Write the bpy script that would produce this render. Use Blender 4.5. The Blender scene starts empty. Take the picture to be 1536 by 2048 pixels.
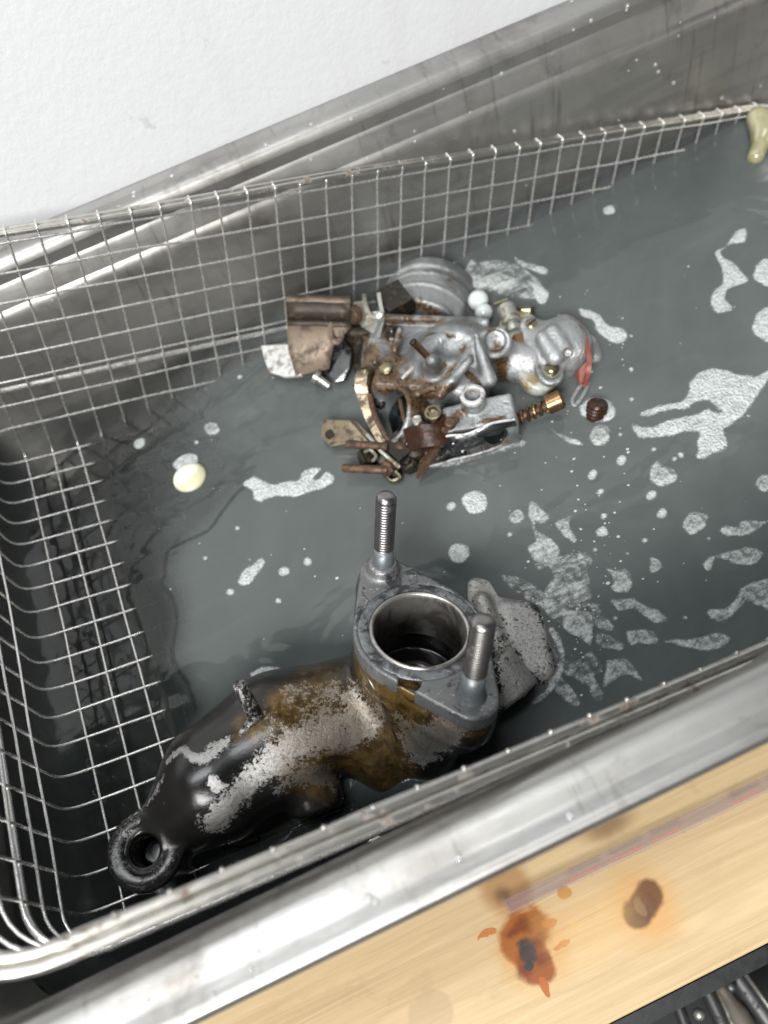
import bpy, bmesh, math, random
import numpy as np
from mathutils import Vector, Matrix, noise as mnoise
random.seed(7); np.random.seed(7)
S = bpy.context.scene
COL = S.collection
MM = 0.001
# ------------------------------------------------------------------ camera
F_PX = 1573.302
RW = np.array([[0.9077284999, -0.3818320886, -0.1738770446],
               [-0.4153200694, -0.7590067571, -0.5014159777],
               [0.0594828583, 0.5273641994, -0.8475545946]])     # rows: image right, image down, forward
CW = np.array([79.79875, -147.69883, 232.33912])                 # camera position, mm
cam_d = bpy.data.cameras.new("camera"); cam = bpy.data.objects.new("camera", cam_d); COL.objects.link(cam)
cm = Matrix([[RW[0][i], -RW[1][i], -RW[2][i], CW[i] * MM] for i in range(3)] + [[0, 0, 0, 1]])
cam.matrix_world = cm
cam_d.sensor_fit = 'VERTICAL'; cam_d.sensor_height = 36.0; cam_d.lens = F_PX / 2048 * 36
cam_d.clip_start = 0.01; cam_d.clip_end = 30
cam_d.dof.use_dof = True; cam_d.dof.focus_distance = 0.229; cam_d.dof.aperture_fstop = 10.0
S.camera = cam
# ------------------------------------------------------------------ world and lamps
W = bpy.data.worlds.new("World"); S.world = W; W.use_nodes = True
wb = W.node_tree.nodes["Background"]; wb.inputs[0].default_value = (0.80, 0.90, 1.0, 1); wb.inputs[1].default_value = 0.09
def area(name, loc, target, sx, sy, power, col):
    l = bpy.data.lights.new(name, 'AREA'); l.shape = 'RECTANGLE'; l.size = sx; l.size_y = sy; l.energy = power; l.color = col
    o = bpy.data.objects.new(name, l); COL.objects.link(o); o.location = loc
    o.rotation_euler = (Vector(target) - Vector(loc)).to_track_quat('-Z', 'Y').to_euler(); return o
area("window_lamp", (-0.50, -0.95, 1.0), (0.1, 0.0, 0.0), 0.75, 0.45, 40, (1.0, 0.985, 0.965))
cl = area("ceiling_lamp", (-0.30, 0.02, 1.7), (-0.30, 0.02, 0.0), 1.2, 0.27, 15, (0.95, 0.98, 1.0))
cl.rotation_euler = (0, 0, 0)
S.view_settings.view_transform = 'Standard'; S.view_settings.look = 'None'
S.view_settings.exposure = 0.0; S.view_settings.gamma = 1.0
S.render.engine = 'CYCLES'
try:
    S.cycles.use_denoising = True
    S.cycles.transparent_max_bounces = 24; S.cycles.max_bounces = 10
    S.cycles.sample_clamp_indirect = 4
    S.cycles.caustics_reflective = False; S.cycles.caustics_refractive = False
except Exception: pass

# ------------------------------------------------------------------ coordinates
def ray(u, v):
    return RW.T @ np.array([(u - 768) / F_PX, (v - 1024) / F_PX, 1.0])
def at(u, v, z):
    d = ray(u, v); return CW + d * (z - CW[2]) / d[2]
def at_plane(u, v, P, n):
    d = ray(u, v); return CW + d * (np.dot(np.array(P) - CW, n) / np.dot(d, n))
# basket frame: 1 unit = one 10 mm mesh; x along, y towards the front, d down from the rim
BM = np.array([[0.96446340, 0.01396218, -0.26384733],
               [0.01346732, -0.99990252, -0.00368424],
               [-0.26387305, 0.0, -0.96455742]])
def bw(x, y, d): return BM @ (np.array([x, y - 10.0, d - 8.68])) * 10.0
E1 = BM[:, 0]; E2 = -BM[:, 1]; E3 = -BM[:, 2]        # along basket, towards back, floor normal

# ------------------------------------------------------------------ object helpers
def tag(o, label=None, cat=None, group=None, kind=None):
    if label: o["label"] = label
    if cat: o["category"] = cat
    if group: o["group"] = group
    if kind: o["kind"] = kind
    return o
def empty(name, loc_mm, label, cat, group=None):
    o = bpy.data.objects.new(name, None); COL.objects.link(o); o.location = Vector(loc_mm) * MM
    o.empty_display_size = 0.01
    return tag(o, label, cat, group)
def wloc(p):
    L = Vector((0, 0, 0))
    while p is not None: L += p.location; p = p.parent
    return L
def mk(name, V, F, mat, parent=None, smooth=True, origin=None, mats=None, label=None):
    """V in world mm."""
    V = np.asarray(V, float)
    if origin is None: origin = np.array(wloc(parent)) / MM if parent is not None else V.mean(0)
    me = bpy.data.meshes.new(name)
    me.from_pydata(((V - origin) * MM).tolist(), [], [list(map(int, f)) for f in F])
    me.materials.append(mat)
    if smooth: me.polygons.foreach_set("use_smooth", [True] * len(me.polygons))
    me.update()
    o = bpy.data.objects.new(name, me); COL.objects.link(o)
    if parent is not None:
        o.parent = parent
        o.location = Vector(origin) * MM - wloc(parent)
    else: o.location = Vector(origin) * MM
    if label: o["label"] = label
    return o
def sharp(o, ang=35):
    me = o.data; bm = bmesh.new(); bm.from_mesh(me)
    for e in bm.edges:
        if len(e.link_faces) == 2 and e.calc_face_angle(0) > math.radians(ang): e.smooth = False
    bm.to_mesh(me); bm.free(); return o
class G:                                              # geometry collector
    def __init__(s): s.V = []; s.F = []
    def add(s, V, F):
        b = len(s.V); s.V.extend([tuple(v) for v in V]); s.F.extend([[i + b for i in f] for f in F]); return s
def frame(t, ref=None):
    t = t / np.linalg.norm(t)
    r = np.array([0, 0, 1.0]) if ref is None else np.array(ref, float)
    if abs(t @ r) > 0.95: r = np.array([1.0, 0, 0])
    a = np.cross(t, r); a /= np.linalg.norm(a); b = np.cross(a, t); return t, a, b
def tube(P, r, n=8, closed=False, cap=True):
    P = np.array(P, float); N = len(P); R = np.full(N, r) if np.isscalar(r) else np.array(r, float)
    V = []; F = []; a = None
    for i in range(N):
        if closed: t = P[(i + 1) % N] - P[i - 1]
        else: t = P[min(i + 1, N - 1)] - P[max(i - 1, 0)]
        t = t / (np.linalg.norm(t) + 1e-9)
        if a is None: _, a, b = frame(t)
        else: a = a - t * (a @ t); a /= np.linalg.norm(a) + 1e-9
        b = np.cross(t, a)
        for k in range(n):
            q = 2 * math.pi * k / n; V.append(P[i] + R[i] * (math.cos(q) * a + math.sin(q) * b))
    M_ = N if closed else N - 1
    for i in range(M_):
        j = (i + 1) % N
        for k in range(n): F.append([i * n + k, i * n + (k + 1) % n, j * n + (k + 1) % n, j * n + k])
    if not closed and cap:
        F.append(list(range(n))[::-1]); F.append([(N - 1) * n + k for k in range(n)])
    return V, F
def lathe(o, ax, prof, n=24, cap=True):
    """prof: (distance along axis, radius)."""
    o = np.array(o, float); t, a, b = frame(np.array(ax, float)); V = []; F = []
    for h, r in prof:
        for k in range(n):
            q = 2 * math.pi * k / n; V.append(o + t * h + r * (math.cos(q) * a + math.sin(q) * b))
    for i in range(len(prof) - 1):
        for k in range(n): F.append([i * n + k, i * n + (k + 1) % n, (i + 1) * n + (k + 1) % n, (i + 1) * n + k])
    if cap: F.append(list(range(n))[::-1]); F.append([(len(prof) - 1) * n + k for k in range(n)])
    return V, F
def plate(P, thick, n=None):
    """flat polygon (3-D points) extruded both ways along its normal"""
    P = np.array(P, float)
    if n is None:
        c = P.mean(0); n = sum(np.cross(P[i] - c, P[(i + 1) % len(P)] - c) for i in range(len(P)))
    n = np.array(n, float); n /= np.linalg.norm(n); N = len(P)
    V = list(P + n * thick / 2) + list(P - n * thick / 2)
    F = [list(range(N)), list(range(2 * N - 1, N - 1, -1))] + [[i, i + N, (i + 1) % N + N, (i + 1) % N] for i in range(N)]
    return V, F
def box(c, sx, sy, sz, R=None):
    c = np.array(c, float); R = np.eye(3) if R is None else R
    V = [c + R @ (np.array([x * sx, y * sy, z * sz]) / 2) for x in (-1, 1) for y in (-1, 1) for z in (-1, 1)]
    return V, [[0, 1, 3, 2], [4, 6, 7, 5], [0, 4, 5, 1], [2, 3, 7, 6], [0, 2, 6, 4], [1, 5, 7, 3]]
def spline(P, sub=6, closed=False):
    P = np.array(P, float); N = len(P); out = []
    for i in range(N if closed else N - 1):
        if closed: p0, p1, p2, p3 = P[i - 1], P[i], P[(i + 1) % N], P[(i + 2) % N]
        else: p0, p1, p2, p3 = P[max(i - 1, 0)], P[i], P[i + 1], P[min(i + 2, N - 1)]
        for k in range(sub):
            t = k / sub
            out.append(0.5 * ((2 * p1) + (-p0 + p2) * t + (2 * p0 - 5 * p1 + 4 * p2 - p3) * t * t + (-p0 + 3 * p1 - 3 * p2 + p3) * t ** 3))
    if not closed: out.append(P[-1])
    return np.array(out)
def round_path(P, r, sub=5):
    """polyline with rounded corners"""
    P = [np.array(p, float) for p in P]; out = [P[0]]
    for i in range(1, len(P) - 1):
        a = P[i - 1] - P[i]; b = P[i + 1] - P[i]; la, lb = np.linalg.norm(a), np.linalg.norm(b)
        q = min(r, la * .49, lb * .49); p0 = P[i] + a / la * q; p2 = P[i] + b / lb * q
        for k in range(sub + 1):
            t = k / sub; out.append((1 - t) ** 2 * p0 + 2 * t * (1 - t) * P[i] + t * t * p2)
    out.append(P[-1]); return np.array(out)
# ------------------------------------------------------------------ signed distance casting
def smin(a, b, k):
    h = np.clip(0.5 + 0.5 * (b - a) / k, 0, 1); return b * (1 - h) + a * h - k * h * (1 - h)
def smax(a, b, k): return -smin(-a, -b, k)
def d_caps(X, a, b, r1, r2=None):
    a = np.array(a, float); b = np.array(b, float); r2 = r1 if r2 is None else r2
    ab = b - a; t = np.clip(((X - a) @ ab) / (ab @ ab), 0, 1)
    return np.linalg.norm(X - a - t[..., None] * ab, axis=-1) - (r1 + (r2 - r1) * t)
def d_cyl(X, a, b, r, rnd=1.0):
    a = np.array(a, float); b = np.array(b, float); L = np.linalg.norm(b - a); t = (b - a) / L
    q = X - (a + b) / 2; h = q @ t; rad = np.sqrt(np.maximum((q * q).sum(-1) - h * h, 0))
    dx = rad - (r - rnd); dy = np.abs(h) - (L / 2 - rnd)
    return np.minimum(np.maximum(dx, dy), 0) + np.sqrt(np.maximum(dx, 0) ** 2 + np.maximum(dy, 0) ** 2) - rnd
def d_box(X, c, half, R=None, rnd=1.0):
    q = X - np.array(c, float)
    if R is not None: q = q @ R              # R columns = box axes
    q = np.abs(q) - (np.array(half, float) - rnd)
    return np.linalg.norm(np.maximum(q, 0), axis=-1) + np.minimum(q.max(-1), 0) - rnd
def d_ell(X, c, r, R=None):
    q = X - np.array(c, float)
    if R is not None: q = q @ R
    r = np.array(r, float); k0 = np.linalg.norm(q / r, axis=-1); k1 = np.linalg.norm(q / (r * r), axis=-1) + 1e-9
    return k0 * (k0 - 1) / k1
def surface_nets(fn, lo, hi, h):
    ax = [np.arange(lo[i], hi[i] + h, h) for i in range(3)]
    nx, ny, nz = map(len, ax); D = np.empty((nx, ny, nz), np.float32)
    YY, ZZ = np.meshgrid(ax[1], ax[2], indexing='ij')
    step = 12
    for i in range(0, nx, step):
        xs = ax[0][i:i + step]
        X = np.stack([np.broadcast_to(xs[:, None, None], (len(xs), ny, nz)), np.broadcast_to(YY, (len(xs), ny, nz)), np.broadcast_to(ZZ, (len(xs), ny, nz))], -1)
        D[i:i + step] = fn(X)
    s = D < 0
    acc = np.zeros((nx - 1, ny - 1, nz - 1, 3), np.float32); cnt = np.zeros((nx - 1, ny - 1, nz - 1), np.float32)
    C = [(a, b, c) for a in (0, 1) for b in (0, 1) for c in (0, 1)]
    for a in range(3):
        for c in C:
            if c[a]: continue
            d = list(c); d[a] = 1
            A = D[c[0]:nx - 1 + c[0], c[1]:ny - 1 + c[1], c[2]:nz - 1 + c[2]]; B = D[d[0]:nx - 1 + d[0], d[1]:ny - 1 + d[1], d[2]:nz - 1 + d[2]]
            m = (A < 0) != (B < 0); t = np.where(m, A / np.where(m, A - B, 1), 0)
            for k in range(3): acc[..., k] += np.where(m, (t if k == a else c[k]), 0)
            cnt += m
    m = cnt > 0; idx = -np.ones(m.shape, np.int64); idx[m] = np.arange(m.sum())
    ii = np.argwhere(m); V = ((ii + acc[m] / cnt[m][:, None]) * h + np.array(lo)).astype(float)
    F = []
    for a in range(3):
        b, c = (a + 1) % 3, (a + 2) % 3
        sl0 = [slice(None)] * 3; sl1 = [slice(None)] * 3; sl0[a] = slice(0, -1); sl1[a] = slice(1, None)
        cr = s[tuple(sl0)] != s[tuple(sl1)]; e = np.argwhere(cr)
        ok = (e[:, b] > 0) & (e[:, c] > 0) & (e[:, b] < D.shape[b] - 1) & (e[:, c] < D.shape[c] - 1); e = e[ok]
        inside = s[tuple(sl0)][tuple(e.T)]
        def g(db, dc):
            q = e.copy(); q[:, b] -= db; q[:, c] -= dc; return idx[tuple(q.T)]
        Q = np.stack([g(1, 1), g(0, 1), g(0, 0), g(1, 0)], 1)
        Q[~inside] = Q[~inside][:, ::-1]; F.append(Q)
    return V, np.concatenate(F)
def stroke_field(V, strokes):
    """strokes: (list of mm points, radius, weight) -> smooth 0..1 wear field on vertices"""
    keep = np.ones(len(V))
    for P, r, w in strokes:
        P = np.array(P, float); d = np.full(len(V), 1e9)
        for i in range(len(P)):
            a = P[i]; b = P[min(i + 1, len(P) - 1)]; ab = b - a; L2 = ab @ ab
            t = np.clip(((V - a) @ ab) / L2, 0, 1) if L2 > 0 else np.zeros(len(V)); d = np.minimum(d, np.linalg.norm(V - a - t[:, None] * ab, axis=1))
        keep *= 1 - w * np.exp(-(d / r) ** 2)
    return 1 - keep
def paint(o, name, strokes, fn):
    me = o.data; V = np.empty(len(me.vertices) * 3, np.float32); me.vertices.foreach_get("co", V); V = V.reshape(-1, 3) / MM + np.array(wloc(o)) / MM
    S_ = [([hit(u, v, fn) if len(p_) < 3 else at(*p_) for p_ in L for (u, v) in [p_[:2]]], r, w) for (L, r, w) in strokes]
    a = me.attributes.new(name, 'FLOAT', 'POINT'); a.data.foreach_set("value", stroke_field(V, S_).astype(np.float32))
def hit(u, v, fn):
    d = ray(u, v); d /= np.linalg.norm(d); t = 120.0
    for _ in range(160):
        q = float(fn((CW + d * t)[None, :])[0]); t += q * .8
        if abs(q) < .02 or t > 420: break
    return CW + d * t
def mk_sdf(name, fn, lo, hi, h, mat, parent):
    V, F = surface_nets(fn, lo, hi, h)
    origin = np.array(wloc(parent)) / MM
    me = bpy.data.meshes.new(name); me.vertices.add(len(V)); me.vertices.foreach_set("co", ((V - origin) * MM).ravel().astype(np.float32))
    me.loops.add(F.size); me.loops.foreach_set("vertex_index", F.ravel().astype(np.int32))
    me.polygons.add(len(F)); me.polygons.foreach_set("loop_start", np.arange(0, F.size, 4, dtype=np.int32)); me.polygons.foreach_set("loop_total", np.full(len(F), 4, np.int32))
    me.update(calc_edges=True); me.validate(); me.materials.append(mat)
    me.polygons.foreach_set("use_smooth", [True] * len(me.polygons))
    o = bpy.data.objects.new(name, me); COL.objects.link(o); o.parent = parent; return o

# ------------------------------------------------------------------ materials
class NT:
    def __init__(s, name):
        s.m = bpy.data.materials.new(name); s.m.use_nodes = True; s.t = s.m.node_tree; s.n = s.t.nodes; s.l = s.t.links
        s.b = s.n["Principled BSDF"]; s.out = s.n["Material Output"]; s.tc = s.n.new("ShaderNodeTexCoord"); s.P = s.tc.outputs["Object"]
    def link(s, a, b): s.l.new(a, b)
    def val(s, node, i, v):
        if v is None: return
        if hasattr(v, "is_linked") or isinstance(v, bpy.types.NodeSocket): s.l.new(v, node.inputs[i])
        else: node.inputs[i].default_value = v
    def math(s, op, a, b=None, clamp=False):
        n = s.n.new("ShaderNodeMath"); n.operation = op; n.use_clamp = clamp; s.val(n, 0, a); s.val(n, 1, b); return n.outputs[0]
    def mapping(s, scale=(1, 1, 1), loc=(0, 0, 0), rot=(0, 0, 0), src=None):
        n = s.n.new("ShaderNodeMapping"); n.inputs["Scale"].default_value = scale; n.inputs["Location"].default_value = loc; n.inputs["Rotation"].default_value = rot
        s.l.new(src or s.P, n.inputs["Vector"]); return n.outputs[0]
    def noise(s, scale, detail=4, rough=.55, dist=0, vec=None, col=False):
        n = s.n.new("ShaderNodeTexNoise"); n.inputs["Scale"].default_value = scale; n.inputs["Detail"].default_value = detail
        n.inputs["Roughness"].default_value = rough; n.inputs["Distortion"].default_value = dist; s.l.new(vec or s.P, n.inputs["Vector"]); return n.outputs["Color" if col else "Fac"]
    def voro(s, scale, feat='F1', vec=None, rnd=1.0):
        n = s.n.new("ShaderNodeTexVoronoi"); n.feature = feat; n.inputs["Scale"].default_value = scale; n.inputs["Randomness"].default_value = rnd; s.l.new(vec or s.P, n.inputs["Vector"]); return n.outputs["Distance"]
    def ramp(s, f, stops, interp='LINEAR'):
        n = s.n.new("ShaderNodeValToRGB"); n.color_ramp.interpolation = interp; e = n.color_ramp.elements
        while len(e) < len(stops): e.new(0.5)
        for k, (p, c) in enumerate(stops):
            e[k].position = p; e[k].color = (c, c, c, 1) if np.isscalar(c) else (*c, 1)
        s.l.new(f, n.inputs[0]); return n.outputs[0]
    def mix(s, f, a, b, mode='MIX'):
        n = s.n.new("ShaderNodeMix"); n.data_type = 'RGBA'; n.blend_type = mode; s.val(n, 0, f)
        for i, v in ((6, a), (7, b)):
            if isinstance(v, bpy.types.NodeSocket): s.l.new(v, n.inputs[i])
            else: n.inputs[i].default_value = (v, v, v, 1) if np.isscalar(v) else (*v, 1)
        return n.outputs[2]
    def blob(s, c, r, wob=0.0, scale=40, vec=None):
        """1 inside an ellipsoid at c (object metres) with radii r; noise-edged; falls to 0 outside (value = 1 - dist)"""
        v = vec or s.P
        if wob:
            nn = s.noise(scale, 4, .6, 0, v, True); a = s.n.new("ShaderNodeVectorMath"); a.operation = 'MULTIPLY_ADD'
            s.l.new(nn, a.inputs[0]); a.inputs[1].default_value = (wob,) * 3; s.l.new(v, a.inputs[2]); v = a.outputs[0]; off = wob / 2
        else: off = 0
        m = s.mapping((1, 1, 1), tuple(-(c[i] + off) for i in range(3)), src=v); m2 = s.mapping(tuple(1 / q for q in r), src=m)
        ln = s.n.new("ShaderNodeVectorMath"); ln.operation = 'LENGTH'; s.l.new(m2, ln.inputs[0])
        return s.math('SUBTRACT', 1.0, ln.outputs["Value"])
    def step(s, v, a, b):
        n = s.n.new("ShaderNodeMapRange"); n.interpolation_type = 'SMOOTHSTEP'; s.l.new(v, n.inputs[0]); n.inputs[1].default_value = a; n.inputs[2].default_value = b; return n.outputs[0]
    def bump(s, h, strength=.3, dist=.0005, prev=None):
        n = s.n.new("ShaderNodeBump"); n.inputs["Strength"].default_value = strength; n.inputs["Distance"].default_value = dist
        s.l.new(h, n.inputs["Height"])
        if prev: s.l.new(prev, n.inputs["Normal"])
        s.l.new(n.outputs[0], s.b.inputs["Normal"]); return n.outputs[0]
    def set(s, **k):
        for a, v in k.items():
            i = s.b.inputs[a.replace('_', ' ')]
            if isinstance(v, bpy.types.NodeSocket): s.l.new(v, i)
            elif isinstance(v, (tuple, list)): i.default_value = (*v, 1) if len(v) == 3 else v
            else: i.default_value = v
        return s
def m_metal(name, col, rough=.3, var=.25, scale=300, metal=1.0, dirt_shade=None, dirt_amt=.4, dscale=120, bump=.15):
    t = NT(name); n1 = t.noise(scale, 5, .6)
    c = t.mix(n1, tuple(x * (1 - var) for x in col), tuple(min(1, x * (1 + var)) for x in col))
    if dirt_shade:
        d = t.noise(dscale, 6, .7, .4); f = t.step(d, .62 - dirt_amt * .25, .70 - dirt_amt * .12); c = t.mix(f, c, dirt_shade)
        t.set(Metallic=t.mix(f, metal, metal * .25)); t.set(Roughness=t.mix(f, rough, min(.9, rough + .3)))
    else: t.set(Metallic=metal); t.set(Roughness=t.ramp(n1, [(.3, rough * .75), (.7, rough * 1.3)]))
    t.set(Base_Color=c); t.bump(n1, bump, .0003); return t.m
M = {}
M['wire'] = m_metal('wire_steel', (.72, .71, .68), .27, .2, 500, .82)
M['rim'] = m_metal('rim_steel', (.62, .60, .55), .33, .3, 260, 1.0, (.16, .11, .08), .35, 180, .25)
M['rod'] = m_metal('brassy_rod', (.85, .68, .38), .4, .2, 300, .4)
# tank steel: brushed, smeared and splashed
t = NT('tank_steel')
sm = t.noise(9, 6, .65, .6); fine = t.noise(1, 5, .6, 0, t.mapping((60, 420, 420))); blot = t.noise(55, 7, .7, .5)
c = t.mix(sm, (.30, .293, .278), (.56, .55, .525)); stk = t.noise(1, 6, .65, .8, t.mapping((6, 60, 60))); c = t.mix(t.math('MULTIPLY', t.step(stk, .45, .7), .5), c, (.25, .245, .235)); c = t.mix(t.math('MULTIPLY', t.step(blot, .52, .72), .5), c, (.13, .118, .105)); c = t.mix(t.step(t.noise(190, 6, .7, .4), .60, .68), c, (.40, .39, .37)); c = t.mix(t.math('MULTIPLY', t.step(t.noise(18, 5, .6, 1.0), .50, .70), .38), c, (.15, .13, .11))
drip = t.noise(1, 5, .65, .2, t.mapping((300, 40, 22))); c = t.mix(t.math('MULTIPLY', t.step(drip, .58, .72), .5), c, (.17, .15, .13))
t.set(Base_Color=c, Metallic=.95, Roughness=t.ramp(t.math('ADD', t.math('MULTIPLY', sm, .6), t.math('MULTIPLY', blot, .4)), [(.3, .34), (.7, .55)]))
t.bump(t.math('ADD', t.math('MULTIPLY', fine, .3), t.noise(28, 3, .5)), .22, .0010); M['tank'] = t.m
# wall
t = NT('white_wall_paint'); n1 = t.noise(330, 4, .6); n2 = t.noise(7, 4, .6); spots = t.voro(26)
sp = t.step(t.noise(75, 4, .6), .685, .72)
c = t.mix(n2, (.67, .69, .70), (.74, .75, .755)); c = t.mix(t.math('MULTIPLY', sp, .45), c, (.45, .47, .48))
st = t.noise(1, 5, .6, .3, t.mapping((60, 60, 6))); c = t.mix(t.math('MULTIPLY', t.step(st, .52, .72), .30), c, (.62, .62, .62))
t.set(Base_Color=c, Roughness=.45); t.bump(n1, .22, .0008); M['wall'] = t.m
# water drop
t = NT('water_drop_glass'); t.set(Base_Color=(.85, .87, .88), Roughness=.04, Alpha=.28, Specular_IOR_Level=1.0, Coat_Weight=1.0); M['drop'] = t.m
# foam
def m_foam(name, dens, col=(.74, .78, .765), cells=1100):
    t = NT(name); v = t.voro(cells); v2 = t.voro(cells * .37); n = t.noise(150, 7, .72, .8); n2 = t.noise(1500, 3, .7); strk = t.noise(1, 5, .65, 1.2, t.mapping((60, 330, 60), rot=(0, 0, .45)))
    wall = t.step(v, .22, .60); big = t.step(v2, .05, .16)
    body = t.math('ADD', t.math('MULTIPLY', n, .6), t.math('MULTIPLY', strk, .4))
    a = t.step(body, .60 - dens * .42, .72 - dens * .22)
    fineA = t.math('ADD', .38 + .20 * dens, t.math('ADD', t.math('MULTIPLY', wall, .20), t.math('MULTIPLY', t.step(n2, .38, .66), .16)))
    a = t.math('MULTIPLY', t.math('MULTIPLY', a, fineA), t.math('ADD', .35, t.math('MULTIPLY', big, .65)))
    vc = t.n.new("ShaderNodeVertexColor"); vc.layer_name = "edge"
    a = t.math('MULTIPLY', a, t.step(t.math('ADD', vc.outputs[0], t.math('MULTIPLY', t.math('SUBTRACT', t.math('ADD', t.math('MULTIPLY', n, .5), t.math('MULTIPLY', n2, .5)), .5), 1.3)), .08, .75), True)
    t.set(Base_Color=t.mix(n2, tuple(x * .7 for x in col), col), Roughness=.3, Alpha=a, Specular_IOR_Level=.6); t.bump(t.math('ADD', v, t.math('ADD', n2, v2)), .8, .0005); return t.m
M['foam'] = m_foam('dense_foam', .9); M['foam_lace'] = m_foam('lacy_foam', .46, (.72, .76, .74), 700)
M['foam_mid'] = m_foam('bubbly_foam', .62, (.74, .78, .76), 700)
# ---- manifold metals
def m_cast(name, dark=(.007, .0065, .006), silver=(.46, .45, .43), gold=(.17, .105, .035), cs=None, cg=None):
    """black oily coating, flaked off to bright casting where the wear attribute is high; brown varnish where 'gold' is high"""
    t = NT(name); big = t.noise(60, 6, .7, .6); mid = t.noise(260, 7, .75, .3); fine = t.noise(1000, 5, .75); spk = t.noise(2300, 3, .8)
    def attr(n, c):
        if c is not None: return c
        a = t.n.new("ShaderNodeAttribute"); a.attribute_name = n; return a.outputs["Fac"]
    ws, wg = attr("silver", cs), attr("gold", cg)
    k = t.math('ADD', t.math('ADD', t.math('MULTIPLY', big, .20), t.math('MULTIPLY', mid, .32)), t.math('ADD', t.math('MULTIPLY', fine, .30), t.math('MULTIPLY', spk, .18)))
    v = t.math('ADD', ws, t.math('MULTIPLY', t.math('SUBTRACT', k, .5), 4.8)); f = t.step(v, .46, .58)
    gt = t.step(t.math('ADD', wg, t.math('MULTIPLY', t.math('SUBTRACT', big, .5), 1.6)), .25, .85)
    varn = t.mix(t.step(mid, .35, .65), tuple(x * .30 for x in gold), tuple(x * 1.35 for x in gold))
    dk = t.mix(gt, dark, varn)
    sil = t.mix(t.step(t.math('ADD', t.math('MULTIPLY', fine, .5), t.math('MULTIPLY', spk, .5)), .36, .54), tuple(x * .35 for x in silver), silver)
    sil = t.mix(t.math('MULTIPLY', gt, .35), sil, tuple(min(1, x * 1.8) for x in gold))
    t.set(Base_Color=t.mix(f, dk, sil), Metallic=t.mix(f, t.math('MULTIPLY', gt, .5), .9), Roughness=t.mix(f, t.ramp(big, [(.35, .10), (.7, .30)]), .38))
    b1 = t.bump(t.math('ADD', t.math('ADD', t.math('MULTIPLY', spk, .3), t.math('MULTIPLY', fine, .6)), mid), .6, .0006); t.l.new(t.math('ADD', .14, t.math('MULTIPLY', f, .5)), b1.node.inputs['Strength']); t.bump(f, .6, .0004, b1)
    t.set(Coat_Weight=.12, Coat_Roughness=.05, Specular_IOR_Level=.45); return t
M['stud'] = m_metal('stud_steel', (.27, .262, .25), .34, .25, 300, 1.0, (.10, .055, .04), .12, 200, .1)
M['stud_grey'] = m_metal('stud_shank', (.17, .19, .20), .42, .35, 500, .6, (.07, .075, .08), .4, 400, .4)
M['brass'] = m_metal('brass', (.27, .165, .085), .30, .3, 500, 1.0, (.09, .05, .03), .35, 400, .2)
M['olive_screw'] = m_metal('passivated_screw', (.27, .235, .155), .28, .25, 500, 1.0, (.10, .08, .05), .3, 500, .2)
M['rust'] = m_metal('rusty_steel', (.115, .062, .032), .48, .6, 600, .35, (.035, .022, .015), .8, 420, .8)
M['rust_tan'] = m_metal('tan_rusted_sheet', (.20, .15, .11), .5, .35, 500, .25, (.075, .055, .04), .55, 160, .5)
M['rust_and_shade'] = m_metal('dark_rust_and_shade', (.045, .034, .024), .5, .5, 400, .3, (.10, .08, .06), .4, 200, .5)
M['rust_red'] = m_metal('dark_brown_varnish', (.042, .018, .010), .22, .5, 500, .2, (.015, .008, .005), .5, 260, .4)
M['seal_red'] = m_metal('red_seal_rubber', (.19, .055, .04), .35, .4, 500, .1, None)
M['dark'] = m_metal('oily_dark_steel', (.03, .027, .022), .22, .5, 400, .5, (.05, .03, .015), .4, 300, .3)
M['plated'] = m_metal('dull_plated_steel', (.42, .42, .38), .36, .3, 500, .8, (.16, .11, .06), .5, 260, .3)
M['zinc_white'] = m_metal('scrubbed_white_steel', (.60, .60, .58), .45, .35, 700, .35, (.20, .17, .15), .6, 350, .5)
M['throat'] = m_metal('dark_hollow_fill', (.020, .026, .028), .10, .4, 300, .8)
M['brown_plated'] = m_metal('brown_plated_strip', (.25, .20, .14), .28, .4, 300, .9, (.05, .03, .018), .6, 220, .4)
M['face'] = m_metal('dark_grey_and_reflection', (.13, .135, .14), .16, .5, 260, .95, (.02, .02, .02), .4, 200, .2)
M['blackedge'] = m_metal('black_edging', (.012, .012, .012), .35, .3, 300, 0)
M['tool'] = m_metal('dull_grey_tool', (.10, .10, .10), .40, .3, 300, .8, (.02, .02, .02), .3, 200)
M['toolbrown'] = m_metal('brown_handle', (.10, .085, .07), .5, .3, 200, .0)
t = NT('shelf_black'); t.set(Base_Color=(.012, .012, .013), Roughness=.6); M['shelf'] = t.m

# ================================================================== SETTING
m = mk('white_wall', *box((150, 139, 65), 1700, 10, 530), M['wall'], smooth=False); tag(m, kind='structure')
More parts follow.
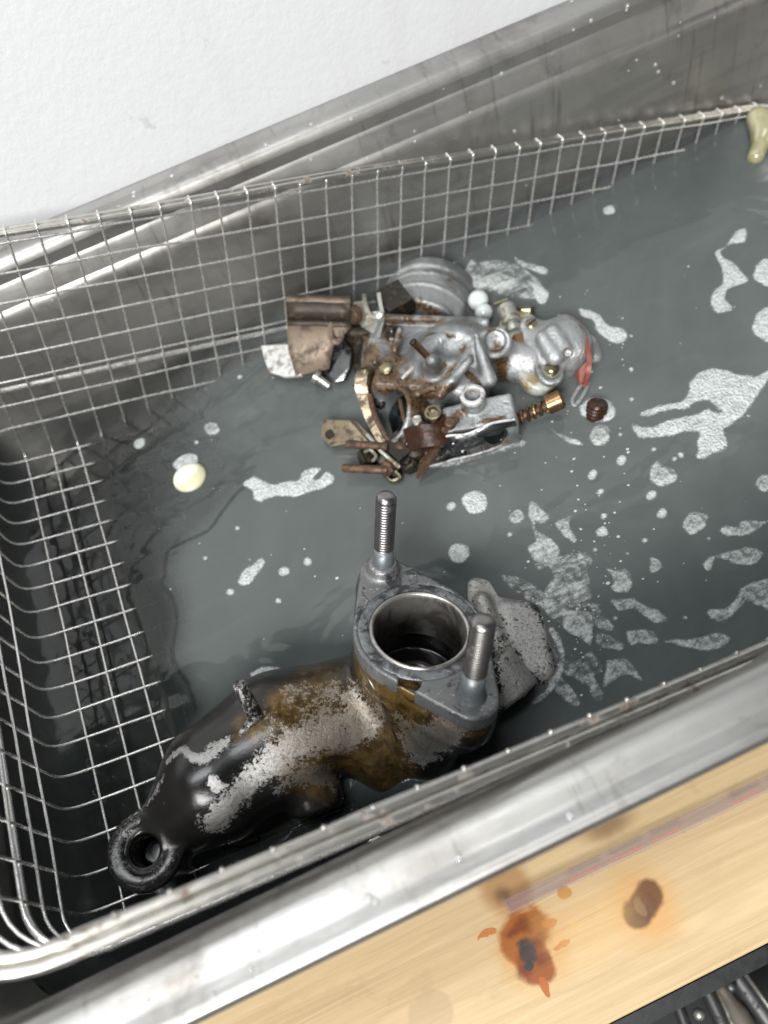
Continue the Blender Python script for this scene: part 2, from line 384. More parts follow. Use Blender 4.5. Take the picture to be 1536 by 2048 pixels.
# ================================================================== TANK
XL, XR, YF, YB = -74.0, 368.0, -128.9, 130.6
def rrect(o, z, n=10, rad=46):
    """rounded rectangle inset by o from the outer edge"""
    r = max(rad - o, 4); x0, x1, y0, y1 = XL + o, XR - o, YF + o, YB - o; P = []
    for cx, cy, a0 in ((x1 - r, y1 - r, 0), (x0 + r, y1 - r, 90), (x0 + r, y0 + r, 180), (x1 - r, y0 + r, 270)):
        for k in range(n + 1):
            a = math.radians(a0 + 90 * k / n); P.append((cx + r * math.cos(a), cy + r * math.sin(a), z))
    Q = []                                              # subdivide the long sides so that dents can be put in
    for i in range(len(P)):
        a, b = np.array(P[i]), np.array(P[(i + 1) % len(P)]); L = np.linalg.norm(b - a); k = 14 if L > 60 else 1
        for j in range(k): Q.append(a + (b - a) * j / k)
    return Q
def sweep(prof, flat_end=True):
    V = []; F = []; n = None
    for o, z in prof:
        R = rrect(o, z); n = len(R); V += R
    for i in range(len(prof) - 1):
        for k in range(n): F.append([i * n + k, i * n + (k + 1) % n, (i + 1) * n + (k + 1) % n, (i + 1) * n + k])
    if flat_end: F.append([(len(prof) - 1) * n + k for k in range(n)])
    return V, F
tank = empty('cleaning_tank', (147, 0, -95), 'long stainless steel cleaning tank full of grey water, against the white wall', 'tank')
rimprof = [(0.9, 59.5), (0.1, 59.5), (0.0, 60.2), (0, 63.6), (.25, 64.5), (.9, 65.1), (2.5, 65.0), (5, 64.55), (6.2, 64.6), (8, 65.25), (11, 65.3), (12.8, 64.9), (14.0, 63.6), (14.6, 61.5)]
inner = [(14.6, 61.5), (14.9, 58), (15.2, 53.5), (15.7, 51.8), (16.8, 50.4), (18.4, 48.8), (19.2, 47.0), (19.6, 44), (20.2, 38), (22, 0), (24, -60), (25, -78), (28, -86), (34, -90)]
V, F = sweep(rimprof, False); mk('rim_flange', V, F, M['tank'], tank)
V, F = sweep(inner); mk('tank_wall', V, F, M['tank'], tank)
outer = [(1.0, 59.6), (14.2, 59.2), (15.6, 56), (17.6, 50), (19.0, 44), (22.6, -60), (24, -93)]
V, F = sweep(outer); mk('outer_shell', V, [f[::-1] for f in F], M['tank'], tank)
# ---- water
def film_mask(x, y):
    """scum film lies right of a wandering edge"""
    E = FILM
    d = np.full(x.shape, 1e9); side = np.zeros(x.shape)
    for i in range(len(E) - 1):
        a, b = E[i], E[i + 1]; ab = b - a; t = np.clip(((x - a[0]) * ab[0] + (y - a[1]) * ab[1]) / (ab @ ab), 0, 1)
        dx = x - a[0] - t * ab[0]; dy = y - a[1] - t * ab[1]; q = np.hypot(dx, dy); s_ = ab[0] * dy - ab[1] * dx
        m_ = q < d; d = np.where(m_, q, d); side = np.where(m_, np.sign(s_), side)
    return d * side
ep = [(1800, 20), (1300, 170), (900, 380), (600, 560), (430, 690), (330, 800), (300, 900), (290, 1000), (300, 1090), (322, 1160), (345, 1200), (352, 1250), (345, 1310), (375, 1370), (400, 1420), (380, 1470), (430, 1540), (600, 1600), (900, 1560), (1100, 1520), (1300, 1450), (1800, 1250)]
FILM = spline([at(u, v, 0)[:2] for u, v in ep], 4)
ln_ = [(488, 975), (470, 990), (440, 1030), (415, 1062), (365, 1085), (334, 1105), (330, 1150), (322, 1166), (345, 1196), (354, 1240), (345, 1300), (350, 1330), (378, 1372), (392, 1420)]
LINE = spline([at(u, v, 0)[:2] for u, v in ln_], 4)
ln2 = [(1700, 330), (1450, 500), (1430, 600), (1440, 690), (1420, 740)]
hx = 0.9
gx = np.arange(XL + 20, XR - 20, hx); gy = np.arange(YF + 20, YB - 20, hx); GX, GY = np.meshgrid(gx, gy, indexing='ij')
V = np.stack([GX, GY, np.zeros_like(GX)], -1).reshape(-1, 3); nx, ny = GX.shape
r_ = 26; cxs = np.clip(V[:, 0], XL + 22 + r_, XR - 22 - r_); cys = np.clip(V[:, 1], YF + 22 + r_, YB - 22 - r_)
dv = np.stack([V[:, 0] - cxs, V[:, 1] - cys], -1); L = np.linalg.norm(dv, axis=1); k = np.where(L > r_ + .4, (r_ + .4) / np.maximum(L, 1e-6), 1)
V[:, 0] = cxs + dv[:, 0] * k; V[:, 1] = cys + dv[:, 1] * k
I = np.arange(nx * ny).reshape(nx, ny)
F = np.stack([I[:-1, :-1], I[1:, :-1], I[1:, 1:], I[:-1, 1:]], -1).reshape(-1, 4)
t = NT('murky_water')
fa = t.n.new("ShaderNodeAttribute"); fa.attribute_name = "film"
n1 = t.noise(38, 6, .6, 1.2); n2 = t.noise(11, 5, .6, 1.6); wisp = t.noise(1, 6, .65, 2.2, t.mapping((16, 40, 1), rot=(0, 0, .7)))
dist = t.math('ADD', fa.outputs["Fac"], t.math('MULTIPLY', t.math('SUBTRACT', n1, .5), .35))
edge = t.step(dist, -.45, .85)
fc = t.n.new('ShaderNodeAttribute'); fc.attribute_name = 'crack'
line = t.math('SUBTRACT', 1.0, t.step(t.math('ADD', fc.outputs['Fac'], t.math('MULTIPLY', t.noise(160, 3, .6), .8)), .5, 1.6))
fb = t.n.new("ShaderNodeAttribute"); fb.attribute_name = "murk"
dens = t.math('MULTIPLY', edge, t.math('ADD', .74, t.math('MULTIPLY', n2, .3)))
dens = t.math('MULTIPLY', dens, fb.outputs["Fac"])
dens = t.math('ADD', dens, t.math('MULTIPLY', t.step(wisp, .45, .75), .10))
dens = t.math('ADD', dens, .13)
dens = t.math('MULTIPLY', dens, t.math('SUBTRACT', 1.0, t.math('MULTIPLY', line, .55)), True)
filmc = t.mix(n2, (.066, .0752, .073), (.118, .1325, .128))
t.n.remove(t.b)
dif = t.n.new("ShaderNodeBsdfDiffuse"); t.l.new(filmc, dif.inputs[0])
tr = t.n.new("ShaderNodeBsdfTransparent"); tr.inputs[0].default_value = (.92, .94, .93, 1)
mx = t.n.new("ShaderNodeMixShader"); t.l.new(dens, mx.inputs[0]); t.l.new(tr.outputs[0], mx.inputs[1]); t.l.new(dif.outputs[0], mx.inputs[2])
gl = t.n.new("ShaderNodeBsdfGlossy"); gl.inputs["Roughness"].default_value = .03
fr = t.n.new("ShaderNodeFresnel"); fr.inputs[0].default_value = 1.45
wb_ = t.n.new("ShaderNodeBump"); wb_.inputs["Strength"].default_value = .5; wb_.inputs["Distance"].default_value = .0015
t.l.new(t.math('ADD', t.noise(45, 2, .5, .5), t.math('MULTIPLY', dens, .15)), wb_.inputs["Height"]); t.l.new(wb_.outputs[0], gl.inputs["Normal"]); t.l.new(wb_.outputs[0], fr.inputs["Normal"])
mx2 = t.n.new("ShaderNodeMixShader"); t.l.new(fr.outputs[0], mx2.inputs[0]); t.l.new(mx.outputs[0], mx2.inputs[1]); t.l.new(gl.outputs[0], mx2.inputs[2])
t.l.new(mx2.outputs[0], t.out.inputs["Surface"])
M['water'] = t.m
w = mk('water', V, F, M['water'], origin=(0, 0, 0)); tag(w, kind='structure')
fm = film_mask(V[:, 0], V[:, 1])
# film is inside the closed loop: choose sign so that the middle of the tank is positive
probe = film_mask(np.array([130.0]), np.array([20.0]))[0]; fm = fm * np.sign(probe)
fm = np.where(V[:, 1] > 20, fm / 2.6, fm) if False else fm / (1 + 1.8 * np.clip((V[:, 1] - 5) / 30, 0, 1))
a = w.data.attributes.new("film", 'FLOAT', 'POINT'); a.data.foreach_set("value", np.clip(fm / 10, -1, 1).astype(np.float32))
mk_ = np.full(len(V), .90)
mk_ *= 1 - .42 * np.clip((62 - V[:, 0]) / 22, 0, 1) * np.clip((V[:, 1] - 22 + (V[:, 0] - 40) * -.5) / 8, 0, 1)
dl = np.full(len(V), 1e9)
for i in range(len(LINE) - 1):
    a_, b_ = LINE[i], LINE[i + 1]; ab = b_ - a_; t_ = np.clip(((V[:, :2] - a_) @ ab) / (ab @ ab), 0, 1); dl = np.minimum(dl, np.linalg.norm(V[:, :2] - a_ - t_[:, None] * ab, axis=1))
a = w.data.attributes.new("crack", 'FLOAT', 'POINT'); a.data.foreach_set("value", dl.astype(np.float32))
a = w.data.attributes.new("murk", 'FLOAT', 'POINT'); a.data.foreach_set("value", mk_.astype(np.float32))
# second cloudy sheets under the surface: settled murk so deep things fade
t = NT('silty_water'); n2 = t.noise(14, 5, .6, 1.5); t.n.remove(t.b)
vol = t.n.new("ShaderNodeVolumePrincipled"); vol.inputs["Color"].default_value = (.42, .47, .45, 1); vol.inputs["Density"].default_value = 6.0; vol.inputs["Anisotropy"].default_value = .3
t.l.new(vol.outputs[0], t.out.inputs["Volume"]); M['silt'] = t.m
P1 = [np.array(p) for p in rrect(22.0, -0.25)]; P2 = [np.array(p) for p in rrect(24.5, -82)]; n = len(P1)
V = P1 + P2; F = [[k, (k + 1) % n, n + (k + 1) % n, n + k] for k in range(n)] + [list(range(n))[::-1], [n + k for k in range(n)]]
sv = mk('silty_water', V, F, M['silt'], smooth=False, origin=(0, 0, 0)); tag(sv, kind='stuff')

# ================================================================== BASKET
basket = empty('wire_basket', bw(14, 10, 8.68), 'tilted stainless wire mesh basket hanging in the tank, left end lifted out of the water', 'basket')
D, PHI = 8.68, math.tan(.163); YR = 21.13; XA, XZ = -4.9, 33.3; B0, B1 = -3.0, 32.0
RW_ = 0.05
def wall_wire(pts_b, nm, r=.43, jit=.04, sub=4):
    P = round_path(pts_b, .55, sub); ph = random.random() * 9; out = []
    Q = []
    for i in range(len(P) - 1):
        L = np.linalg.norm(P[i + 1] - P[i]); k = max(1, int(L / .5))
        for j in range(k): Q.append(P[i] + (P[i + 1] - P[i]) * j / k)
    Q.append(P[-1])
    for q in Q:
        w_ = np.array([mnoise.noise(Vector((q[0] * .35, q[1] * .35, q[2] * .35 + ph + c * 7))) for c in range(3)]) * jit
        out.append(bw(*(q + w_)))
    return mk(nm, *tube(out, r, 6), M['wire'], basket)
def over_rim(x, y, ox, oy):
    """points of a wire end wrapped over the two rim rods; (ox,oy) points outward"""
    return [(x + ox * q, y + oy * q, d) for q, d in ((-.08, .28), (-.125, .03), (-.08, -.10), (.0, -.125), (.13, -.10), (.26, -.115), (.34, -.06), (.36, .04))]
for i in range(-2, 32):                                # across: back wall, floor, front wall
    yb0, yb1 = D * PHI, YR - D * PHI; j = random.uniform(-.04, .04)
    P = over_rim(i + j, 0, 0, -1)[::-1] + [(i + j, yb0, D), (i, yb1, D)] + over_rim(i + j, YR, 0, 1)[:3]
    wall_wire([np.array(p, float) for p in P], 'cross_wire')
for r in range(0, 18):                                 # along: left wall, floor, right wall
    y = 1.64 + r; P = over_rim(XA, y, -1, 0)[::-1] + [(B0, y, D - .06), (B1, y, D - .06)] + over_rim(XZ, y, 1, 0)
    wall_wire([np.array(p, float) for p in P], 'long_wire')
def ring(d, off, rad, n=8):
    k = d / D; x0 = XA + (B0 - XA) * k - off; x1 = XZ + (B1 - XZ) * k + off; y0 = d * PHI - off; y1 = YR - d * PHI + off; P = []
    for cx, cy, a0 in ((x1 - rad, y1 - rad, 0), (x0 + rad, y1 - rad, 90), (x0 + rad, y0 + rad, 180), (x1 - rad, y0 + rad, 270)):
        for q in range(n + 1):
            a = math.radians(a0 + 90 * q / n); P.append(np.array((cx + rad * math.cos(a), cy + rad * math.sin(a), d)))
    Q = []
    for i in range(len(P)):
        a, b = P[i], P[(i + 1) % len(P)]; L = np.linalg.norm(b - a); kk = max(1, int(L / .5))
        for j in range(kk): Q.append(a + (b - a) * j / kk)
    return Q
s0 = .229
for k in range(8):
    d = (s0 + k) * math.cos(.163); P = ring(d, -.09, 2.4 - .18 * k); ph = k * 3.1
    P = [bw(*(q + np.array([mnoise.noise(Vector((q[0] * .4, q[1] * .4, ph + c * 5))) for c in range(3)]) * .05)) for q in P]
    mk('ring_wire', *tube(P, .46, 6, True), M['wire'], basket)
for off, dd, rr in ((0.0, -.02, 1.1), (.235, .0, 1.1)):
    P = [bw(*(q + np.array([0, 0, mnoise.noise(Vector((q[0] * .12, q[1] * .12, off)))]) * .12)) for q in ring(dd, off, 3.0 + off, 12)]
    mk('rim_rod', *tube(P, rr, 10, True), M['rim'], basket)
mk('reinforcing_rod', *tube([bw(*q) for q in ring(5.62, .09, 1.7)], 1.0, 8, True), M['wire'], basket)
def rr2(x0, x1, y0, y1, rad, d, n=8):
    P = []
    for cx, cy, a0 in ((x1 - rad, y1 - rad, 0), (x0 + rad, y1 - rad, 90), (x0 + rad, y0 + rad, 180), (x1 - rad, y0 + rad, 270)):
        for q in range(n + 1):
            a = math.radians(a0 + 90 * q / n); P.append(bw(cx + rad * math.cos(a), cy + rad * math.sin(a), d))
    return P
mk('base_frame', *tube(rr2(.5, 28.5, 2.9, 18.4, 1.3, D + .2), 1.4, 8, True), M['rod'], basket)

# ================================================================== WORKBENCH PLANK, EDGE, THINGS BELOW
bench = empty('workbench', (150, -140, -60), 'pale pine bench board with knots and an orange rust stain, in front of the tank', 'workbench')
t = NT('pine_wood'); OB = np.array([150, -140, -60.])
def wp(u, v): return (at(u, v, -40) - OB) * MM
grain = t.noise(1, 7, .62, 1.2, t.mapping((12, 260, 60), rot=(0, 0, .02))); ring_ = t.noise(1, 4, .5, .6, t.mapping((3.5, 60, 20)))
mott = t.noise(70, 5, .65, .4); c = t.mix(t.math('ADD', t.math('MULTIPLY', grain, .6), t.math('MULTIPLY', ring_, .4)), (.27, .16, .065), (.80, .635, .385))
c = t.mix(t.math('MULTIPLY', t.step(mott, .55, .75), .35), c, (.38, .26, .13))
c = t.mix(t.math('MULTIPLY', t.step(t.noise(1, 6, .7, .5, t.mapping((20, 420, 60))), .66, .72), .5), c, (.22, .15, .09))
def put(c, u, v, rx, ry, col, w0, w1, wob, sc, k=1.0, rot=0):
    p = wp(u, v); b = t.blob((p[0], p[1], p[2]), (rx * MM, ry * MM, .02), wob, sc); return t.mix(t.math('MULTIPLY', t.step(b, w0, w1), k), c, col)
c = put(c, 1215, 1652, 13, 6, (.20, .12, .06), 0, .9, .004, 90, .85)
c = put(c, 1010, 1775, 10, 10, (.33, .17, .07), 0, .5, .004, 90, .8)
c = put(c, 1003, 1790, 4, 4, (.08, .05, .03), 0, .9, .003, 90, .7)
c = put(c, 1290, 1810, 15, 15, (.55, .30, .10), 0, .8, .006, 70, .8)
c = put(c, 1298, 1790, 5.5, 5.0, (.13, .055, .025), 0, .35, .003, 120, .95)
c = put(c, 1288, 1808, 5.0, 5.0, (.13, .055, .025), 0, .35, .003, 120, .95)
c = put(c, 1275, 1828, 5.0, 5.0, (.10, .045, .025), 0, .35, .003, 120, .95)
c = put(c, 1281, 1812, 1.6, 3.4, (.22, .13, .07), 0, .3, .004, 190, .7)
c = put(c, 1060, 1890, 15, 15, (.50, .27, .08), 0, .6, .010, 80, .65)
c = put(c, 1052, 1868, 9.3, 7.8, (.27, .075, .008), -.08, .22, .008, 80, .93)
c = put(c, 1070, 1925, 6.2, 6.6, (.22, .05, .007), -.08, .22, .007, 95, .93)
for (u_, v_, r_s) in ((1040, 1850, 4.5), (1022, 1868, 3), (1075, 1880, 4), (1085, 1915, 3.5), (1050, 1940, 4)):
    c = put(c, u_, v_, r_s, r_s * .8, (.11, .022, .006), 0, .8, .006, 170, .75)
c = put(c, 1055, 1905, 3.5, 4, (.035, .03, .03), 0, .5, .007, 190, .95)
c = put(c, 1058, 1932, 2.0, 1.6, (.03, .03, .035), 0, .4, .002, 190, .95)
c = put(c, 1090, 1975, 1.3, 3.2, (.35, .10, .02), 0, .2, .002, 150, .95)
c = put(c, 1130, 1785, 2.6, 2.2, (.45, .20, .05), 0, .3, .002, 150, .9)
c = put(c, 1100, 1845, 2.6, 1.2, (.42, .14, .03), 0, .2, .004, 190, .9)
c = put(c, 1125, 1890, 3.0, 1.0, (.42, .14, .03), 0, .2, .004, 190, .9)
c = put(c, 975, 1868, 3.6, 1.2, (.42, .14, .03), 0, .2, .004, 190, .9)
c = put(c, 1150, 1850, 1.6, 1.3, (.60, .38, .14), 0, .5, .002, 150, .8)
c = put(c, 1180, 1845, 22, 14, (.62, .40, .17), 0, .8, .006, 60, .45)
c = put(c, 860, 2020, 8, 6, (.42, .31, .18), 0, .2, .008, 90, .7)
t.set(Base_Color=c, Roughness=.5, Specular_IOR_Level=.35); t.bump(grain, .3, .0006); M['wood'] = t.m
V, F = box((150, (-164.6 - 110.4) / 2, -49), 900, 54.2, 18); o = mk('pine_board', V, F, M['wood'], bench, smooth=False)
bv = o.modifiers.new('edge', 'BEVEL'); bv.width = .0009; bv.segments = 2
V, F = box((150, -166.9, -51.5), 900, 4.0, 22); mk('black_edging', V, F, M['blackedge'], bench, smooth=False)
g = mk('lower_shelf', *box((150, -230, -190), 900, 240, 6), M['shelf'], smooth=False); tag(g, kind='structure')
# violet acrylic strip lying on the board
t = NT('violet_acrylic'); t.set(Base_Color=(.26, .22, .34), Roughness=.25, Alpha=.17, Specular_IOR_Level=.7); M['violet'] = t.m
t = NT('red_reflection'); t.set(Base_Color=(.80, .22, .18), Roughness=.4, Alpha=.35); M['redline'] = t.m  # red reflection stripes, painted as coloured dashes
st = empty('acrylic_strip', at(1300, 1690, -38), 'thin see-through violet plastic strip with red dashes, lying on the pine board beside the tank', 'strip')
a = at(1012, 1815, -38.6); b = at(1560, 1556, -38.6); dr = (b - a) / np.linalg.norm(b - a); pr = np.array([-dr[1], dr[0], 0]); b = b + dr * 60
V, F = box((a + b) / 2 + [0, 0, 0.4], np.linalg.norm(b - a), 4.4, 2.0, np.stack([dr, pr, [0, 0, 1]], 1)); o = mk('strip_body', V, F, M['violet'], st, smooth=False)
mo = o.modifiers.new('edge', 'BEVEL'); mo.width = .0005; mo.segments = 2
for q0, q1 in ((.15, .24), (.26, .35), (.37, .45), (.58, .66), (.68, .74)):
    p0 = a + (b - a) * q0 * .85; p1 = a + (b - a) * q1 * .85; c_ = (p0 + p1) / 2 - pr * .9 + [0, 0, 1.6]
    mk('red_dash', *box(c_, np.linalg.norm(p1 - p0), .4, .2, np.stack([dr, pr, [0, 0, 1]], 1)), M['redline'], st, smooth=False)
# spanners / bars on the shelf below
def bar(name, pts, w_, h_, mat, label, cat):
    P = [at(*p) for p in pts]; e = empty(name, (P[0] + P[-1]) / 2, label, cat)
    return e, P
e, P = bar('steel_bar', [(1405, 1960, -150), (1450, 2060, -150), (1500, 2200, -150)], 5, 3, 'tool', 'dull grey flat steel bar on the dark shelf, left of the brown handle', 'bar')
mk('bar_body', *tube(spline(P, 4), 3.2, 10), M['tool'], e); mk('bar_edge', *tube([p + [3.4, 0, 1.5] for p in P], .9, 6), M['plated'], e)
e, P = bar('tool_handle', [(1436, 1965, -150), (1490, 2055, -150), (1560, 2200, -150)], 5, 3, 'tool', 'brown grey tool handle on the dark shelf between two steel bars', 'tool')
mk('grip', *tube(spline(P, 4), [3.0] * 3 + [4.6] * 3 + [5.4] * 3, 12), M['toolbrown'], e); mk('rivet', *lathe(at(1462, 1972, -145), (0, 0, 1), [(0, 2.2), (1.2, 2.0), (1.8, 1.0)], 14), M['tool'], e)
e, P = bar('steel_spanner', [(1462, 1935, -150), (1536, 2040, -150), (1640, 2180, -150)], 5, 3, 'tool', 'grey steel spanner shank lying on the dark shelf, rightmost below the board', 'spanner')
mk('shank', *tube(spline(P, 4), 4.2, 10), M['tool'], e); mk('ridge', *tube([p + [2.5, 1.0, 3.4] for p in P], .9, 6), M['plated'], e)
e, P = bar('steel_rod', [(1350, 1995, -150), (1372, 2055, -150), (1420, 2200, -150)], 5, 3, 'tool', 'thin dark steel rod on the dark shelf, nearest the left corner under the board', 'rod')
mk('rod_body', *tube(spline(P, 4), 2.4, 10), M['tool'], e)
e = empty('bolt_head', at(1397, 2028, -148), 'small shiny bolt head on the dark shelf below the pine board', 'bolt')
mk('head', *lathe(at(1397, 2028, -150), (0, 0, 1), [(0, 2.2), (1.6, 2.1), (2.6, 1.4), (2.9, .5)], 16), M['plated'], e)

# ================================================================== MANIFOLD
man0 = at(600, 1480, 0); man = empty('intake_manifold', man0, 'black and silver cast intake manifold with round flanged port and two threaded studs', 'manifold')
nF = np.array([.304, .216, .928]); nF /= np.linalg.norm(nF); PB = at(840, 1258, 30)
onF = lambda u, v, h=0: at_plane(u, v, PB + nF * h, nF)
S1 = onF(766, 1142); S2 = onF(942, 1388)
print('flange: bore r', np.linalg.norm(onF(740, 1258) - PB), np.linalg.norm(onF(838, 1175) - PB), np.linalg.norm(onF(842, 1340) - PB), 'studs', np.linalg.norm(S1 - PB), np.linalg.norm(S2 - PB), S1, PB, S2)
def fl(c, u, v):           # point at height c over the basket floor seen at pixel
    return at_plane(u, v, E3 * c, E3)
AX = S2 - S1; AX /= np.linalg.norm(AX); BX = np.cross(nF, AX)
PC = PB
def d_flange(X, grow=0.0, t0=-5.5, t1=0.0):
    q = X - PC; x = q @ AX; y = q @ BX; z = q @ nF
    s1, s2 = (S1 - PC), (S2 - PC); P2 = np.stack([x, y], -1)
    def hull(a, ra, b, rb):      # 2-D tapered capsule
        a = np.array([a @ AX, a @ BX]); b = np.array([b @ AX, b @ BX]); ab = b - a; L = np.linalg.norm(ab); t_ = ab / L
        pa = P2 - a; xx = pa @ t_; yy = np.abs(pa[..., 0] * -t_[1] + pa[..., 1] * t_[0]); sn = (ra - rb) / L; cs = math.sqrt(1 - sn * sn)
        k = xx * cs - yy * sn  # noqa
        tt = xx - 0; h_ = (xx - yy * sn / cs); h_ = np.clip(h_ / L, 0, 1)
        return np.hypot(xx - h_ * L, yy) - (ra + (rb - ra) * h_)
    d2 = np.minimum(hull(s1 * 0, 18.6, s1 * 1.04, 6.3), hull(s1 * 0, 18.6, s2 * 1.02, 7.2)) - grow
    return smax(d2, np.maximum(z - t1, t0 - z), .8)
RB = 13.3
ca, cb_, cc = fl(19, 345, 1600), fl(19, 560, 1470), fl(17, 790, 1400)
TA = lambda s_: None
EAR = fl(17, 288, 1700); EN = np.array([.10, -.12, .98]); EN /= np.linalg.norm(EN)
def man_sdf(X):
    d = d_caps(X, fl(17, 440, 1555), fl(18, 560, 1470), 16.8, 17.5)                     # main body, left bulb
    d = smin(d, d_caps(X, fl(18, 560, 1470), fl(17, 760, 1400), 17.5, 16.0), 6)
    d = smin(d, d_caps(X, fl(9, 312, 1678), fl(16, 425, 1580), 8.5, 14.5), 5)             # neck to the ear
    d = smin(d, d_cyl(X, EAR - EN * 15, EAR, 10.6, 1.2), 2.5)
    # runner that dips at the front
    d = smin(d, d_caps(X, fl(22, 560, 1520), fl(20, 650, 1500), 10, 10), 7)
    d = smin(d, d_caps(X, fl(17, 740, 1500), fl(8, 765, 1540), 10.5, 11), 6)
    # screw boss on the front
    b0 = fl(19, 612, 1540); bd = np.array([-.10, -.86, -.30]); bd = bd / np.linalg.norm(bd)
    d = smax(d, -d_caps(X, fl(16, 690, 1600), fl(24, 685, 1560), 6.5, 5.0), 6)
    d = smin(d, d_cyl(X, b0 - bd * 8, b0 + bd * 11.5, 8.2, 1.3), 3)
    d = smax(d, -d_cyl(X, b0 + bd * 8.8, b0 + bd * 16, 5.0, .5), .8)
    d = smin(d, d_cyl(X, b0 + bd * 7, b0 + bd * 10.2, 2.6, .8), .4)
    # tower under the flange
    base = PB - nF * 34
    d = smin(d, d_caps(X, PB - nF * 18, base, 15.5, 21), 4)
    d = smin(d, d_flange(X, -.6, -13, -3), 2.5)
    d = smin(d, d_flange(X, -2.8, -19, -10), 5)
    d = smin(d, d_caps(X, S2 - nF * 8 - AX * 3, fl(22, 856, 1492), 7.5, 9.0), 5)
    d = smin(d, d_caps(X, S1 - nF * 8, PB - nF * 22 + np.array([-4, 6, 0]), 6.5, 12), 6)
    # right hand lugs
    Rr = np.stack([E1, E2, E3], 1); th = math.radians(-22); R2 = Rr @ np.array([[math.cos(th), -math.sin(th), 0], [math.sin(th), math.cos(th), 0], [0, 0, 1]])
    pc = at(1040, 1275, 4); d = smin(d, d_box(X, pc + np.array([0, 0, -12.5]), (9.0, 15.0, 11), R2, 5), 2)
    d = smin(d, d_box(X, at(975, 1215, 2) + np.array([0, 0, -11]), (8.5, 12.5, 10), R2, 4), 1.6)
    d = smin(d, d_caps(X, at(965, 1200, 2), at(1030, 1380, 3), 2.2, 3.5), 2.5)
    d = smin(d, d_cyl(X, at(975, 1330, 9), at(1030, 1400, 5), 8.6, 1.4), 2)
    # cuts: bore and interior
    d = smax(d, -d_cyl(X, PB - nF * 24, PB + nF * 5, RB, .3), .8)
    d = smax(d, -d_caps(X, PB - nF * 22, PB - nF * 22.5 + E1 * -12, 6.8, 6.0), 1.5)
    d = smax(d, -d_cyl(X, EAR - EN * 13, EAR + EN * 4, 4.0, .3), 1.2)
    return d
def loc(p): return tuple(((np.array(p) - man0) * MM).tolist())
mm = m_cast('oily_black_casting')
lo = np.array([-32, -118, -38.]); hi = np.array([142, -18, 36.])
cst = mk_sdf('casting', man_sdf, lo, hi, .8, mm.m, man)
paint(cst, 'silver', [([(430, 1640), (475, 1592), (530, 1535), (590, 1495), (650, 1475), (700, 1468), (735, 1455)], 4.6, .90),
    ([(560, 1480), (620, 1460), (690, 1440), (720, 1400)], 7.5, .48), ([(585, 1385), (640, 1385), (690, 1375), (715, 1410)], 5.0, .52), ([(425, 1560), (432, 1572)], 2.0, .95), ([(335, 1522), (365, 1497), (385, 1515), (400, 1522), (430, 1500), (452, 1482)], 1.5, .80),
    ([(400, 1520), (425, 1500)], 2.4, .5), ([(645, 1305), (672, 1300)], 2.4, .45), ([(520, 1410), (540, 1440)], 2.5, .42), ([(560, 1580), (575, 1565), (640, 1548), (665, 1560)], 3.0, .75), ([(835, 1500), (860, 1480), (885, 1465)], 6.0, .95), ([(900, 1450), (960, 1430)], 4, .45),
    ([(960, 1175), (1010, 1200), (1050, 1250), (1075, 1310), (1070, 1360)], 8.5, .93), ([(960, 1230), (1020, 1330)], 6.0, .8), ([(985, 1370), (1030, 1400)], 6.0, .75), ([(250, 1650), (300, 1600), (325, 1560)], 1.6, .45), ([(720, 1340), (760, 1420)], 2.5, .35), ([(800, 1440), (830, 1480)], 4, .5)], man_sdf)
paint(cst, 'gold', [([(720, 1350), (790, 1400), (870, 1430), (930, 1430)], 9, .9), ([(740, 1520), (780, 1490), (800, 1440)], 8, .8), ([(590, 1400), (680, 1390), (720, 1420)], 8, .6), ([(640, 1500), (580, 1560)], 5, .5), ([(650, 1330), (690, 1310)], 9, .5), ([(560, 1450), (650, 1420), (720, 1430)], 9, .55), ([(620, 1545), (700, 1510), (780, 1560)], 9, .8), ([(500, 1440), (560, 1400)], 7, .4)], man_sdf)

# flange plate: scrubbed grey
t = NT('scrubbed_flange'); n1 = t.noise(420, 6, .7); n2 = t.noise(90, 6, .7, .6); n3 = t.noise(1500, 3, .6)
c = t.mix(n2, (.085, .09, .092), (.22, .225, .225)); c = t.mix(t.step(t.math('ADD', t.math('MULTIPLY', n1, .6), t.math('MULTIPLY', n3, .4)), .56, .64), c, (.46, .46, .455)); c = t.mix(t.step(t.noise(110, 7, .75, .8), .56, .62), c, (.035, .038, .04))
t.set(Base_Color=c, Metallic=.45, Roughness=t.ramp(n2, [(.3, .28), (.7, .5)]), Coat_Weight=.4, Coat_Roughness=.1); t.bump(t.math('ADD', n1, n2), .5, .0005); M['flange'] = t.m
def fl_sdf(X):
    d = d_flange(X)
    q = X - PC; x = q @ AX; y = q @ BX; z = q @ nF; r = np.hypot(x, y)
    d = smax(d, -np.maximum(np.abs(r - 15.6) - 1.5, -(z + .55)), .25)               # gasket recess round the bore
    d = smin(d, d_cyl(X, S1 - nF * 2, S1 + nF * 3.8, 4.7, 1.4), 1.6)
    d = smax(d, -d_cyl(X, PB - nF * 27, PB + nF * 5, RB + .01, .2), .3)
    for (u, v) in ((856, 1135), (820, 1362)):
        d = smax(d, -d_caps(X, onF(u, v) - nF * 5, onF(u, v) + nF * 2, 3.0), .5)
    return d
m1 = np.minimum(np.minimum(S1, S2), PB) - 21; m2 = np.maximum(np.maximum(S1, S2), PB) + 21
mk_sdf('flange', fl_sdf, m1, m2, .55, M['flange'], man)
t = NT('mottled_dark_ring'); n1 = t.noise(160, 6, .75, .8); n2 = t.noise(600, 4, .7)
